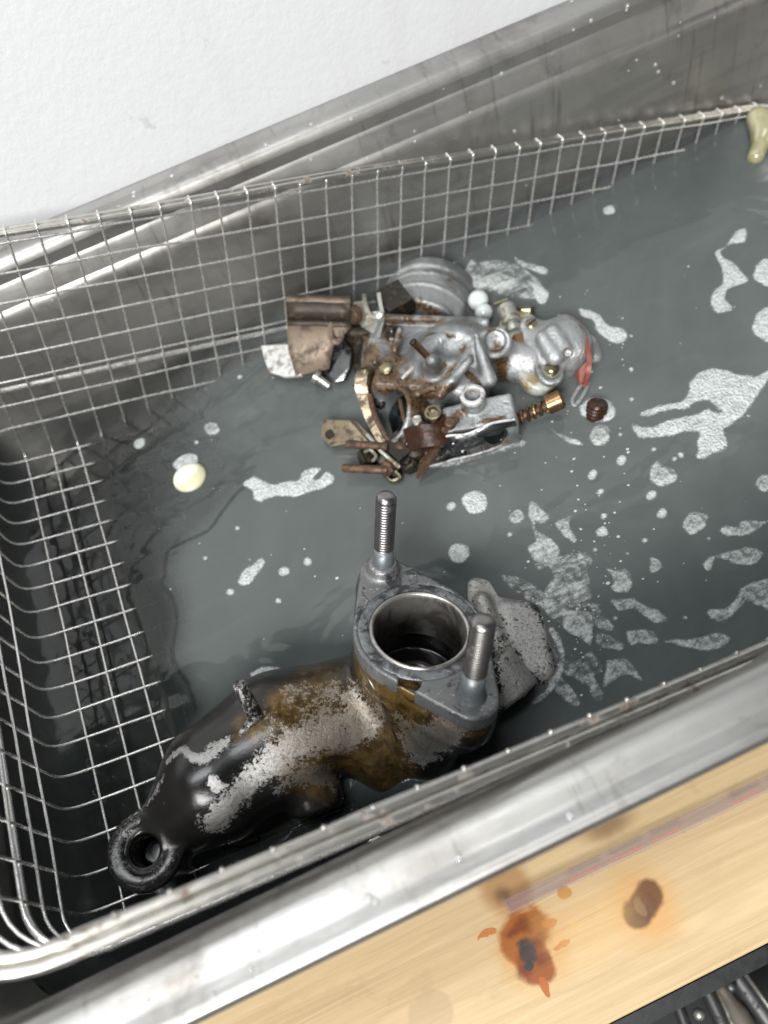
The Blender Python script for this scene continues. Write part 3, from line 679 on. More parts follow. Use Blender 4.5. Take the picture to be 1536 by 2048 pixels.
t.set(Base_Color=t.mix(t.step(n1, .42, .60), t.mix(n2, (.11, .12, .125), (.20, .21, .215)), (.012, .012, .013)), Roughness=.35, Metallic=.2, Coat_Weight=.5); t.bump(t.math('ADD', n1, n2), .8, .0006); M['dark_ring'] = t.m
V, F = lathe(PB - nF * .55, nF, [(0, 17.3), (.45, 17.1), (.62, 16.6), (.62, 14.9), (.4, 14.3), (0, 14.1)], 72, False); mk('dark_recess_ring', V, F, M['dark_ring'], man)  # dark-grey annulus added to darken the recess round the bore
t = NT('machined_bore'); n1 = t.noise(1, 5, .6, 0, t.mapping((700, 700, 90))); n2 = t.noise(90, 5, .7, .4)
t.set(Base_Color=t.mix(t.step(n2, .45, .62), (.50, .48, .45), (.20, .18, .16)), Metallic=.9, Roughness=.36); t.bump(n1, .25, .0003); M['bore'] = t.m
V, F = lathe(PB - nF * 17, nF, [(0, RB + .6), (0, RB - .5), (15.5, RB - .5), (16.9, RB - .35), (17.35, RB), (17.3, RB + .55), (16.4, RB + .75)], 72, False)
mk('bore_liner', V, F, M['bore'], man)
# studs
def thread(o, ax, L, r, p, grey):
    prof = []; h = 0; k = 0
    while h < L - p: prof += [(h, r * .76), (h + p * .45, r), (h + p * .58, r)]; h += p
    prof += [(L - .4, r * .82), (L, r * .72), (L + .05, r * .3)]; return prof
def stud(base, tipuv, r, gl_):
    # tip: point on the stud axis nearest to the pixel ray
    d = ray(*tipuv); d /= np.linalg.norm(d); w0 = base - CW; a_ = nF @ nF; b_ = nF @ d; e_ = d @ w0; f_ = nF @ w0; s_ = (b_ * e_ - f_) / (a_ - b_ * b_); L = s_
    print('stud length', L)
    o1 = lathe(base - nF * 1.5, nF, [(0, r + 1.2), (1.5, r + 1.1), (2.6, r + .35), (gl_ * .6, r + .15), (gl_ + 1.5, r * .97)], 28)
    sh = mk('stud', *o1, M['stud_grey'], man)
    mk('thread', *lathe(base + nF * gl_, nF, thread(0, 0, L - gl_, r, .95, 0), 28), M['stud'], man)
stud(S1, (772, 990), 2.95, 9.5); stud(S2, (968, 1240), 3.1, 9.0)
# bright casting seam down the tower and across the body
seam = [(702, 1295), (722, 1330), (745, 1370), (765, 1410), (782, 1450), (795, 1485)]
mk('casting_seam', *tube([hit(u, v, man_sdf) for u, v in seam], [.15, .35, .4, .4, .45, .2], 6), M['stud'], man)
seam = [(800, 1370), (850, 1392), (895, 1425), (925, 1450)]
mk('casting_seam', *tube([hit(u, v, man_sdf) for u, v in seam], [.2, .4, .45, .2], 6), M['stud'], man)
# vacuum nipple, ear ring, tiny seam
nb, nt = hit(510, 1430, man_sdf), None
d = ray(478, 1366); d /= np.linalg.norm(d); ndir = np.array([-.25, .25, .93]); ndir /= np.linalg.norm(ndir)
w0 = nb - CW; b_ = ndir @ d; s_ = (b_ * (d @ w0) - ndir @ w0) / (1 - b_ * b_); print('nipple', s_)
nt = CW + d * ((nb + ndir * s_ - CW) @ d); print(nt - nb)
npm = m_cast('nipple_casting', cs=.50, cg=.1)
g_ = G(); g_.add(*tube([nb - (nt - nb) * .2, nb, nb + (nt - nb) * .55, nt * .97 + nb * .03, nt], [2.5, 2.3, 2.0, 1.9, 1.1], 14)); mk('vacuum_nipple', g_.V, g_.F, npm.m, man)
pts = [hit(478, 1470, man_sdf), hit(495, 1452, man_sdf), hit(512, 1436, man_sdf)]; mk('weld_ridge', *tube(pts, [.8, 1.3, 1.6], 8), npm.m, man)
earp = EAR; en = EN
tr_ = lathe(earp - en * .4, en, [(-.5, 9.9), (.6, 9.5), (.9, 8.8), (.8, 6.2), (.1, 4.6), (-1.5, 3.9), (-6, 3.8)], 48, False); em = m_cast('ear_casting', silver=(.20, .195, .18), cs=.42, cg=.2)
mk('ear_ring', *tr_, em.m, man)

exec_carb = True
# ================================================================== CARBURETTOR
c0 = at(870, 740, 0); carb = empty('carburettor', c0, 'corroded grey carburettor with rusty linkages, half sunk in the water behind the manifold', 'carburettor')
lc = lambda p: tuple(((np.array(p) - c0) * MM).tolist())
def A(u, v, z): return at(u, v, z)
ux = A(975, 664, 8) - A(745, 655, 8); ux /= np.linalg.norm(ux); uy = np.cross([0, 0, 1.], ux)
ybar = uy * .985 + np.array([0, 0, -.17]); ybar /= np.linalg.norm(ybar)
bc0 = A(838, 650, 0); bc0[2] = -6.5; print('carb ux', ux, 'px at +20uy', bc0 + uy * 20)
def carb_sdf(X):
    far = bc0 + ybar * 33
    d = d_cyl(X, bc0 - ybar * 4, bc0 + ybar * 20, 20.3, .8)                      # barrel
    d = smin(d, d_cyl(X, bc0 + ybar * 18.5, bc0 + ybar * 25, 21.2, 1.2), .5)
    d = smin(d, d_cyl(X, bc0 + ybar * 14, bc0 + ybar * 16, 20.7, .4), .3)
    d = smin(d, d_cyl(X, bc0 + ybar * 6, bc0 + ybar * 8, 20.9, .6), .6)
    # joint plate
    R0 = np.stack([ux, uy, [0, 0, 1.]], 1)
    d = smin(d, d_box(X, (A(745, 660, 10) + A(985, 668, 10)) / 2 + [0, 0, -9], (22.5, 1.3, 17.0), R0, .6), .4)
    d = smin(d, d_box(X, (A(745, 672, 9) + A(985, 680, 9)) / 2 + [0, 0, -9], (22.0, 1.2, 14.8), R0, .5), .4)
    # bowl body
    d = smin(d, d_box(X, A(868, 738, 8) + [0, 0, -8], (21, 15, 14.5), R0, 3.0), 1.0)
    d = smin(d, d_ell(X, A(900, 700, 14) + [0, 0, -4], (17, 13, 12)), 2.5)
    d = smin(d, d_caps(X, A(865, 735, 17), A(864, 722, 23), 3.2, 2.5), 3)           # brass tube socket
    d = smin(d, d_caps(X, A(952, 672, 22), A(978, 760, 13), 1.3, 2.8), 1.8)           # gusset
    d = smin(d, d_caps(X, A(905, 760, 18), A(830, 790, 13), 1.1, 1.3), 1.2)         # bright rib
    d = smin(d, d_caps(X, A(940, 720, 19), A(880, 790, 15), 1.5, 1.8), 2)
    d = smax(d, -d_ell(X, A(905, 690, 22), (7.5, 5.0, 4.0)), 2)
    d = smax(d, -d_ell(X, A(800, 730, 20), (6.5, 5.0, 4.5)), 2)
    d = smin(d, d_caps(X, A(800, 660, 19), A(790, 700, 17), 1.2, 1.5), 1.5)
    # lower right box
    P = [A(915, 815, 16), A(1005, 795, 16), A(1032, 858, 11), A(900, 905, 8)]
    cB = sum(P) / 4; ex = P[1] - P[0]; ex /= np.linalg.norm(ex); nz = np.array([-.05, -.25, .97]); nz -= ex * (nz @ ex); nz /= np.linalg.norm(nz); ey = np.cross(nz, ex)
    RB_ = np.stack([ex, ey, nz], 1)
    d = smin(d, d_box(X, cB - nz * 8.0, (12.5, 8.6, 8.3), RB_, 1.6), 1.5)
    d = smin(d, d_caps(X, A(905, 880, 4), A(850, 925, 0), 5.5, 2.0), 1.5)
    d = smin(d, d_cyl(X, A(945, 800, 14) - [0, 0, 4], A(946, 792, 22.5), 4.2, .6), 1.2)  # round port
    d = smax(d, -d_cyl(X, A(945, 800, 14), A(946, 792, 22.5) + [0, -.6, 4], 2.7, .2), .4)
    fn = -ey * .85 + nz * -.2; fn /= np.linalg.norm(fn)
    for (u, v, z, r) in ((912, 884, 7, 3.4), (992, 862, 7, 3.9)):
        d = smax(d, -d_cyl(X, A(u, v, z) - fn * 1.6, A(u, v, z) + fn * 9, r, .4), .5)
    pT, pU, pB = A(888, 873, 11), A(1028, 838, 14), A(970, 902, -.5); pn = np.cross(pU - pT, pB - pT); pn /= np.linalg.norm(pn); pn = pn if pn[1] < 0 else -pn
    d = np.where((X - A(862, 905, 5)) @ ux > 0, smax(d, (X - pT) @ pn + .3, .3), d)
    # throat opening at the left
    th0 = A(784, 832, 8); tn = -.62 * ux - .30 * uy + np.array([0, 0, .72]); tn /= np.linalg.norm(tn)
    d = smin(d, d_cyl(X, th0 - tn * 15, th0 + tn * 1.0, 11.0, 1.0), 1.5)
    d = smax(d, -d_cyl(X, th0 - tn * 8, th0 + tn * 6, 9.2, .5), .6)
    # screwed cavity right of the plate
    d = smin(d, d_cyl(X, A(985, 690, 10) - [0, 0, 6], A(990, 683, 18), 6.0, 1.2), 2.5)
    d = smax(d, -d_cyl(X, A(990, 683, 14), A(992, 678, 24), 3.9, .8), 1.0)
    # left shoulder with acorn
    d = smin(d, d_caps(X, A(762, 700, 8), A(748, 760, 4), 7, 6), 4)
    # link to the pump chamber
    d = smin(d, d_caps(X, A(1000, 720, 3), A(1060, 730, 3), 8, 8), 4)
    return d
t = NT('cleaned_zinc_casting'); n1 = t.noise(90, 6, .7, .6); n2 = t.noise(700, 5, .7); n3 = t.noise(35, 5, .6, .5)
c = t.mix(t.step(n3, .35, .65), (.14, .148, .15), (.42, .435, .435)); c = t.mix(t.math('MULTIPLY', t.step(n1, .52, .70), .75), c, (.17, .18, .17))
ga = t.n.new('ShaderNodeAttribute'); ga.attribute_name = 'dirt_shade'; g1 = ga.outputs['Fac']  # brown crud, plus crevice shade painted in as the same dark strokes
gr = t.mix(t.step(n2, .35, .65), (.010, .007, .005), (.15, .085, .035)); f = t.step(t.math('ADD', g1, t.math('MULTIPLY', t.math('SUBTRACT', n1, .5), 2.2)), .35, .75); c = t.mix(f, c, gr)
pit = t.step(n2, .68, .71); c = t.mix(t.math('MULTIPLY', pit, .8), c, (.05, .045, .04))
t.set(Base_Color=c, Metallic=t.mix(f, .62, .2), Roughness=t.ramp(n1, [(.3, .26), (.7, .48)]), Coat_Weight=.5, Coat_Roughness=.06); t.bump(t.math('ADD', t.math('MULTIPLY', n2, .5), t.math('MULTIPLY', n1, 2.0)), .6, .0012); M['zinc'] = t.m
cb = mk_sdf('cast_body', carb_sdf, np.array([98, -12, -28.]), np.array([182, 104, 28.]), .55, M['zinc'], carb)
paint(cb, 'dirt_shade', [([(760, 770), (800, 775), (850, 790)], 5, .8), ([(850, 800), (900, 775), (1000, 775)], 2.6, .85), ([(840, 830), (850, 880), (880, 900)], 6, .9), ([(740, 770), (745, 830), (770, 880)], 6, .95), ([(820, 640), (880, 642), (960, 650)], 2.2, .7), ([(800, 600), (840, 612), (880, 622)], 5, .7), ([(985, 655), (1000, 720), (1030, 790)], 3.5, .8), ([(725, 640), (740, 740)], 5, .85), ([(800, 830), (830, 800)], 3, .7), ([(780, 700), (820, 740)], 3, .35), ([(900, 850), (925, 820)], 3.5, .8), ([(770, 650), (790, 700), (770, 760)], 4, .8), ([(880, 650), (940, 700)], 2.2, .45), ([(860, 790), (900, 745), (930, 690)], 1.5, .55), ([(745, 600), (770, 640)], 4, .6), ([(850, 540), (920, 600)], 2, .3), ([(910, 900), (1020, 880)], 2.5, .6), ([(800, 672), (860, 668), (960, 678)], 1.3, .85), ([(1000, 700), (1010, 760), (1030, 800)], 3.0, .9), ([(925, 700), (935, 745), (960, 770)], 1.6, .7),
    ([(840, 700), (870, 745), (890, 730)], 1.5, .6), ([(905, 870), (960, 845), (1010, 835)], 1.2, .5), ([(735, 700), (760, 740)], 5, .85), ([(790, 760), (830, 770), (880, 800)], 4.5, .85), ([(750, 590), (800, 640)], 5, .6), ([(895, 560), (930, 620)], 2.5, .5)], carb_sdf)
def part(nm, VF, mat, parent=carb, smooth=True, sh=True, label=None):
    o = mk(nm, VF[0], VF[1], mat, parent, smooth, label=label)
    return sharp(o) if sh else o
tn_ = -.62 * ux - .30 * uy + np.array([0, 0, .72]); tn_ /= np.linalg.norm(tn_); part('throat_dark_disc', lathe(A(784, 832, 8) - tn_ * 5.5, tn_, [(0, 9.1), (.6, 9.1), (.7, 8.2), (.9, 1.6), (1.4, 1.4)], 30), M['throat'])  # disc added so the open throat looks dark inside
# rusty bracket: folded channel and drop plate with tab
g_ = G()
ch = [(592, 20), (604, 22), (622, 20), (640, 16), (652, 15)]
rows = []
for (v, z) in ch: rows.append([A(572 + (v - 592) * .05 + 128 * k / 6, v + (2 if k > 3 else 0), z) for k in range(7)])
rows.append([A(577 + 90 * k / 6, 700 - 8 * k / 6, 9) for k in range(7)]); rows.append([A(592 + 66 * k / 6, 752 - 14 * k / 6, 4) for k in range(7)])
V = [p for r in rows for p in r]; F = [[i * 7 + k, i * 7 + k + 1, (i + 1) * 7 + k + 1, (i + 1) * 7 + k] for i in range(len(rows) - 1) for k in range(6)]
o = part('rusty_bracket', (V, F[24:]), M['rust_tan'], sh=False); so = o.modifiers.new('t', 'SOLIDIFY'); so.thickness = .0011; so.offset = 0
V2 = V; o2 = part('bracket_channel', (V2[7:28], [[i * 7 + k, i * 7 + k + 1, (i + 1) * 7 + k + 1, (i + 1) * 7 + k] for i in range(2) for k in range(6)]), M['rust_and_shade'], sh=False); so = o2.modifiers.new('t', 'SOLIDIFY'); so.thickness = .0011; so.offset = 0  # the channel's shadow is put into this brown-black colour
o2 = part('bracket_lip', (V2[0:14], [[k, k + 1, 7 + k + 1, 7 + k] for k in range(6)]), M['rust_tan'], sh=False); so = o2.modifiers.new('t', 'SOLIDIFY'); so.thickness = .0011; so.offset = 0
o2 = part('bracket_fold', (V2[21:35], [[k, k + 1, 7 + k + 1, 7 + k] for k in range(6)]), M['rust_and_shade'], sh=False); so = o2.modifiers.new('t', 'SOLIDIFY'); so.thickness = .0011; so.offset = 0  # same painted shadow colour carried on over the fold
ch2 = [A(577, 612, 19), A(578, 622, 14), A(580, 634, 11), A(582, 645, 12)]
part('bracket_tab', plate([A(524, 693, 5), A(580, 690, 6), A(605, 752, 4), A(570, 755, 3), A(540, 745, 3), (A(530, 720, 4))], 1.3), M['zinc_white'], smooth=False, sh=False)
part('tab_pad', lathe(A(556, 722, 3.9), (0, 0, 1), [(0, 3.0), (.7, 2.9), (.8, 2.2), (.5, 1.9)], 20), M['zinc_white'])
part('hook', tube(spline([A(668, 632, 16), A(662, 650, 15), A(662, 672, 14), A(672, 684, 13), A(682, 676, 13), A(684, 655, 14), A(694, 641, 15)], 5), [1.2] * 31, 8), M['rust_tan'])
part('grey_lever', plate([A(664, 690, 6), A(690, 680, 8), (A(704, 700, 7)), A(700, 735, 5), A(688, 762, 2), A(672, 765, 2), A(655, 745, 2)], 1.4), M['face'], smooth=False, sh=False)
part('link_pin', lathe(A(650, 766, 2), A(635, 752, 5) - A(660, 770, 2), [(-2, 1.6), (3, 1.6), (3.2, 2.6), (5, 2.6)], 14), M['plated'])
part('dark_fill_plate', plate([A(690, 645, 9), A(765, 640, 12), A(768, 700, 7), A(752, 765, 1), A(716, 772, 0), (A(708, 720, 2)), A(690, 700, 5)], 3.0), M['dark'], smooth=False, sh=False)  # dark plate added to fill the gap between bracket and body
part('pivot_shaft', tube([A(665, 662, 8), A(760, 668, 9)], 2.0, 12), M['rust_and_shade'])
part('oily_housing', box(A(755, 790, 0), 9, 16, 9, np.stack([[.93, .36, 0], [-.36, .93, 0], [0, 0, 1]], 1)), M['dark'], smooth=False, sh=False)
part('spacer_sleeve', lathe(A(737, 700, 8), A(745, 668, 13) - A(735, 720, 5), [(-4, 2.6), (4, 2.6), (4.3, 3.4), (5.4, 3.4), (5.8, 2.2)], 16), M['rust'])
# clevis
def strip(nm, pts, wdir, w_, th, mat, sub=5):
    P = spline(pts, sub); wd = np.array(wdir, float); wd /= np.linalg.norm(wd); V = []; F = []; N = len(P)
    for i, p in enumerate(P):
        t_ = P[min(i + 1, N - 1)] - P[max(i - 1, 0)]; t_ /= np.linalg.norm(t_); n_ = np.cross(t_, wd); n_ /= np.linalg.norm(n_)
        for a_, b_ in ((-1, -1), (1, -1), (1, 1), (-1, 1)): V.append(p + wd * a_ * w_ / 2 + n_ * b_ * th / 2)
    for i in range(N - 1):
        for k in range(4): F.append([i * 4 + k, i * 4 + (k + 1) % 4, (i + 1) * 4 + (k + 1) % 4, (i + 1) * 4 + k])
    F += [[3, 2, 1, 0], [(N - 1) * 4 + k for k in range(4)]]
    return part(nm, (V, F), mat)
strip('clevis', [A(728, 588, 18), A(730, 605, 19), A(737, 626, 19), A(750, 634, 19), A(763, 626, 20), A(760, 606, 21), A(757, 585, 22)], ray(740, 610), 5.5, 1.5, M['plated'])
part('clevis_cheek', plate([A(722, 605, 17), A(733, 600, 18), A(745, 625, 18), A(770, 622, 18), A(772, 640, 17), A(748, 668, 14), A(726, 655, 13), A(718, 632, 15)], 1.6), M['plated'], smooth=False, sh=False)
part('dark_block', box(A(789, 604, 16), 11.0, 12.0, 8, np.stack([[.97, .1, 0], [-.1, .97, .1], [0, -.1, .97]], 1)), M['dark'], smooth=False, sh=False)
part('strap', plate([A(757, 648, 18), A(770, 640, 18), A(745, 740, 9), A(733, 712, 10)], 1.4), M['zinc'], smooth=False, sh=False)
sx = A(712, 628, 17)
part('cap_screw', lathe(sx, (-.85, -.25, .35), [(-4, 2.0), (0, 2.0), (.1, 3.6), (2.2, 3.6), (2.9, 2.9)], 20), M['rust'])
part('washer', lathe(sx + [2, .5, -.6], (-.85, -.25, .35), [(0, 4.4), (1, 4.4)], 24), M['plated'])
part('acorn_nut', lathe(A(785, 672, 14), (.0, -.25, .96), [(0, 3.1), (2.2, 3.1), (2.7, 2.4), (4.5, 2.0), (5.4, 1.1), (5.6, .3)], 12), M['dark'])
# brass tube
tb, tt_ = A(864, 722, 21), A(826, 684, 33)
part('brass_tube', tube([tb, tb * .5 + tt_ * .5, tt_], 1.35, 16, cap=False), M['brass']); part('tube_bore', tube([tb * .3 + tt_ * .7, tt_ + (tt_ - tb) * .002], .95, 14), M['dark'])
part('tube_collar', lathe(tb - [0, 0, 1.5], tt_ - tb + [0, 0, 8], [(0, 3.3), (2.2, 3.0), (2.5, 2.3), (2.2, 1.6)], 24), M['zinc'])
# choke levers
strip('rolled_lever', [A(744, 736, 12), A(727, 745, 14), A(722, 765, 13), A(726, 790, 10), A(736, 820, 8), A(748, 850, 6), A(768, 885, 4)], (A(745, 770, 10) - A(722, 770, 10)), 4.6, 1.3, M['brown_plated'])
part('rolled_pin', lathe(A(733, 742, 13), A(733, 742, 13) - A(731, 775, 10), [(-7, 2.6), (0, 2.7), (.6, 1.6)], 16), M['olive_screw'])
part('lever_rod', tube(spline([A(740, 790, 10), A(748, 825, 9), A(766, 862, 7), A(790, 900, 4)], 4), 1.1, 8), M['rust'])
part('small_screw', lathe(A(775, 742, 14), (-.2, -.2, .95), [(0, 1.5), (1.5, 1.5), (1.6, 2.4), (2.6, 2.3), (3.0, 1.4)], 16), M['olive_screw'])
part('small_screw', lathe(A(762, 735, 14), (-.4, .1, .9), [(0, 1.0), (3.5, 1.0), (4.2, .5)], 12), M['olive_screw'])
part('sight_dash', box(A(818, 744, 15), 7.5, 1.0, .8, np.stack([[.9, .42, 0], [-.42, .9, 0], [0, 0, 1]], 1)), M['zinc_white'], smooth=False, sh=False)
# tab with hole
V, F = plate([A(648, 841, 4), A(701, 842, 6), A(704, 888, 4), A(664, 894, 3), A(643, 876, 2)], 1.2); part('drilled_tab', (V, F), M['brown_plated'], smooth=False, sh=False)
part('tab_hole', lathe(A(661, 869, 4.0), (0, 0, 1), [(0, 2.0), (.6, 2.0), (.62, 1.4)], 20), M['dark'])
part('tab_arm', plate([A(700, 842, 6), A(712, 842, 7), A(762, 892, 4), A(752, 900, 3), A(704, 885, 4)], 1.5), M['brown_plated'], smooth=False, sh=False)
part('rusty_pin', lathe(A(775, 893, 7), A(692, 888, 8) - A(775, 893, 7), [(0, 1.45), (14.6, 1.45), (15.2, 1.2)], 12), M['rust'])
part('rusty_pin', lathe(A(775, 940, 4), A(686, 936, 5) - A(775, 940, 4), [(0, 1.55), (15.6, 1.55), (16.3, 1.3)], 12), M['rust'])
part('hex_nut', lathe(A(742, 912, 2), (-.9, 0, .3), [(0, 3.2), (4, 3.2), (4.4, 2.4)], 6), M['dark'], sh=False, smooth=False)
part('pivot_block', box(A(800, 905, 2), 9, 11, 9, np.stack([[.9, .3, 0], [-.3, .9, 0], [0, 0, 1]], 1)), M['dark'], smooth=False, sh=False)
part('pivot_nut', lathe(A(783, 930, 2), (-.7, -.5, .5), [(0, 3.0), (3.5, 3.0), (4.3, 2.0)], 6), M['rust'], smooth=False, sh=False)
for (u, v, z, r, mt) in ((750, 905, 3, 3.2, 'dark'), (812, 870, 7, 3.6, 'dark'), (828, 896, 5, 3.8, 'rust_and_shade'), (800, 890, 6, 3.0, 'rust'), (770, 915, 3, 3.0, 'rust_and_shade'), (818, 925, 2, 4.0, 'dark'), (855, 893, 6, 3.6, 'rust_red'), (845, 850, 9, 2.6, 'dark'), (885, 865, 9, 2.6, 'rust_and_shade'), (905, 835, 12, 2.6, 'dark'), (760, 800, 6, 2.6, 'dark'), (752, 775, 9, 2.4, 'rust')):
    q = A(u, v, z); nn = np.array([random.uniform(-.6, .6), random.uniform(-.9, .1), 1]); part('linkage_lump', lathe(q - [0, 0, r * .8], nn, [(0, r * .9), (r * .7, r), (r * 1.1, r * .7), (r * 1.15, r * .45), (r * 1.5, r * .42), (r * 1.55, r * .1)], 9), M[mt])
part('linkage_rod', tube(spline([A(735, 870, 7), A(765, 905, 6), A(800, 935, 4)], 4), .9, 8), M['plated'])
part('linkage_rod', tube(spline([A(800, 800, 12), A(812, 850, 11), A(830, 880, 8)], 4), .8, 8), M['rust'])
part('cotter_pin', tube(spline([A(728, 905, 5), A(740, 900, 7), A(752, 912, 6), A(745, 922, 4)], 4), .6, 6), M['plated'])
fT = [A(845, 930, 1.2), A(866, 900, 6), A(888, 873, 11), A(930, 868, 12.4), A(960, 856, 13.6), A(985, 845, 14.4), A(1028, 838, 14)]; fB = [A(845, 934, -.5), A(880, 927, -.5), A(905, 919, -.5), A(940, 911, -.5), A(970, 902, -.5), A(1000, 890, -.5), A(1037, 872, -.5)]
fn_ = np.array([.05, -.30, .05]); V = [p + fn_ for p in fT] + [p + fn_ for p in fB]; n7 = len(fT); F = [[k, k + 1, n7 + k + 1, n7 + k] for k in range(n7 - 1)]
o = part('front_face', (V, F), M['face'], sh=False); so = o.modifiers.new('t', 'SOLIDIFY'); so.thickness = .0012; so.offset = 0  # dark base colour paints in the reflection of dark water
part('edge_bead', tube(spline([p + fn_ for p in fT], 5), .5, 6), M['zinc_white'])
part('recess', lathe((A(985, 866, 8) + fn_ * 3), (0, -.9, .35), [(0, 3.9), (.5, 3.6), (.1, 2.9), (-.1, .3)], 24), M['throat']); part('recess', lathe((A(912, 890, 6) + fn_ * 3), (0, -.9, .35), [(0, 3.3), (.5, 3.0), (.2, 2.5), (.5, 2.0), (.5, .2)], 24), M['face'])
part('foot_line', tube(spline([p + fn_ * 2 + [0, -.3, 1.1] for p in fB], 4), .45, 6), M['zinc_white'])
part('brass_clip', tube(spline([A(770, 948, 1), A(785, 962, .8), A(800, 955, 1.5), A(790, 942, 3)], 4), 1.0, 8), M['olive_screw'])
strip('brown_link', [A(815, 880, 9), A(845, 872, 12), A(880, 868, 12), A(895, 850, 12)], (0.1, .8, .5), 8, 1.6, M['rust_red'])
strip('spoon_lever', [A(880, 895, 8), A(862, 912, 6.5), A(848, 928, 4.5), A(838, 940, 3)], (.55, .75, .1), 6.5, 1.3, M['rust'])
part('white_spacer', tube([A(832, 835, 13), A(838, 852, 12), A(846, 868, 10)], [1.8, 1.4, 2.2], 12), M['zinc_white'])
part('jet_cup', lathe(A(869, 838, 14), (-.05, -.1, 1), [(0, 2.4), (4, 2.8), (4.6, 2.9), (4.7, 2.2), (3.6, 1.6), (3.4, .3)], 22), M['olive_screw'])
part('jet_cup', lathe(A(900, 850, 13), (.1, -.1, 1), [(0, 2.0), (2, 2.0), (2.3, 1.6)], 16), M['rust'])
part('gunk', tube(spline([A(838, 850, 12), A(855, 858, 12), A(875, 862, 12), A(900, 856, 12), A(915, 835, 14)], 4), [1.4, 2.1, 1.5, 2.2, 1.6, 1.9, 2.4, 1.5, 2.0, 1.2, 1.9, 1.4, 2.2, 1.5, 1.2, 1.5, 1.0], 8), M['rust'])

part('port_ring', lathe(A(945.5, 793, 21.6), (0, -.03, 1), [(0, 4.3), (1.2, 4.3), (1.5, 3.9), (1.5, 3.0), (1.2, 2.75), (-2, 2.7)], 32, False), M['zinc_white'])
# idle screw with spring
q0, q1 = A(1030, 840, 3), A(1092, 812, 6); ax = (q1 - q0) / np.linalg.norm(q1 - q0); Ls = np.linalg.norm(q1 - q0)
_, ua, ub = frame(ax); hel = [q0 + ax * Ls * k / 70 + 2.25 * (math.cos(k * 2 * math.pi / 14) * ua + math.sin(k * 2 * math.pi / 14) * ub) for k in range(71)]
part('spring', tube(hel, .62, 8), M['brass']); part('screw_shank', lathe(q0 - ax * 2, ax, [(0, 1.5), (Ls + 3, 1.5)], 16), M['rust'])
part('screw_head', lathe(q1, ax, [(0, 2.4), (.4, 3.5), (5.6, 3.5), (6.1, 2.9)], 18), M['brass'])
part('screw_slot', box(q1 + ax * 6.1, 5.6, 1.3, .6, np.stack([ua, ub, ax], 1)), M['dark'], smooth=False, sh=False)
# pump chamber on the right
pb = A(1105, 700, 0)
def pump_sdf(X):
    n_ = np.array([.18, -.12, .97]); n_ /= np.linalg.norm(n_)
    a_, b_ = A(1062, 652, 9), A(1103, 742, 9); u_ = (b_ - a_) / np.linalg.norm(b_ - a_); c_ = (a_ + b_) / 2; w_ = np.cross(n_, u_)
    R_ = np.stack([u_, w_, n_], 1)
    d = d_caps(X, a_ - n_ * 2, b_ - n_ * 2, 4.8); d = smax(d, np.abs((X - c_) @ n_ + 1.6) - 1.6, .5)
    cen = A(1115, 690, 6)
    d = smin(d, d_ell(X, cen + [0, 0, -3], (13, 12, 11.5)), 3)
    d = smin(d, d_caps(X, A(1085, 675, 14), A(1110, 715, 12), 2.4, 3.0), 2.0)
    d = smin(d, d_caps(X, A(1105, 662, 14), A(1128, 700, 12), 2.2, 2.8), 2.0)
    d = smin(d, d_caps(X, A(1130, 650, 8), A(1150, 700, 7), 3.5, 4.5), 3.0)
    d = smin(d, d_caps(X, A(1175, 690, -1), A(1190, 715, -1), 4.0, 3.5), 3.0)
    d = smax(d, -d_cyl(X, A(1136, 706, 9.5), A(1136, 706, 14), 1.7, .3), .4)
    d = smin(d, d_cyl(X, A(1136, 706, 5), A(1136, 706, 9.4), 1.5, .2), .2)
    return d
pc_ = mk_sdf('pump_cover', pump_sdf, A(1110, 700, 3) - [32, 30, 14], A(1110, 700, 3) + [34, 30, 20], .6, M['zinc'], carb)
paint(pc_, 'dirt_shade', [([(1150, 650), (1175, 700)], 3, .5), ([(1050, 680), (1085, 745)], 1.5, .5), ([(1136, 706)], 2.4, .6)], pump_sdf)
t = NT('yellowed_plastic'); n = t.noise(120, 5, .6, .5); t.set(Base_Color=t.mix(t.step(n, .4, .65), (.40, .42, .38), (.20, .13, .03)), Roughness=.3, Subsurface_Weight=.1, Subsurface_Scale=.002, Coat_Weight=.4); t.bump(n, .3, .0005); M['yplastic'] = t.m
def gask_sdf(X):
    n_ = np.array([.18, -.12, .97]); n_ /= np.linalg.norm(n_); a_, b_ = A(1038, 665, 4), A(1078, 752, 4)
    d = d_caps(X, a_, b_, 8.5, 7.5); return smax(d, np.abs((X - (a_ + b_) / 2) @ n_) - 3.2, 1.2)
mk_sdf('pump_base', gask_sdf, A(1060, 710, 4) - [26, 30, 12], A(1060, 710, 4) + [26, 30, 12], .8, M['yplastic'], carb)
def slot_screw(u, v, z, r, ang, mat=M['olive_screw']):
    p = A(u, v, z); n_ = np.array([.18, -.12, .97]); n_ /= np.linalg.norm(n_); sc = part('cover_screw', lathe(p, n_, [(-3, r * .6), (0, r * .6), (.02, r), (1.5, r), (2.1, r * .8), (2.2, r * .4)], 22), mat)
    _, a_, b_ = frame(n_); dd = math.cos(ang) * a_ + math.sin(ang) * b_; mk('slot', *box(p + n_ * 2.05, r * 1.75, .65, .5, np.stack([dd, np.cross(n_, dd), n_], 1)), M['dark'], sc, smooth=False)
    part('spring_washer', lathe(p - n_ * .6, n_, [(0, r + .9), (.6, r + .8)], 22), M['plated'])
slot_screw(1062, 652, 9.2, 2.4, 1.2); slot_screw(1103, 740, 9.4, 2.5, 2.2)
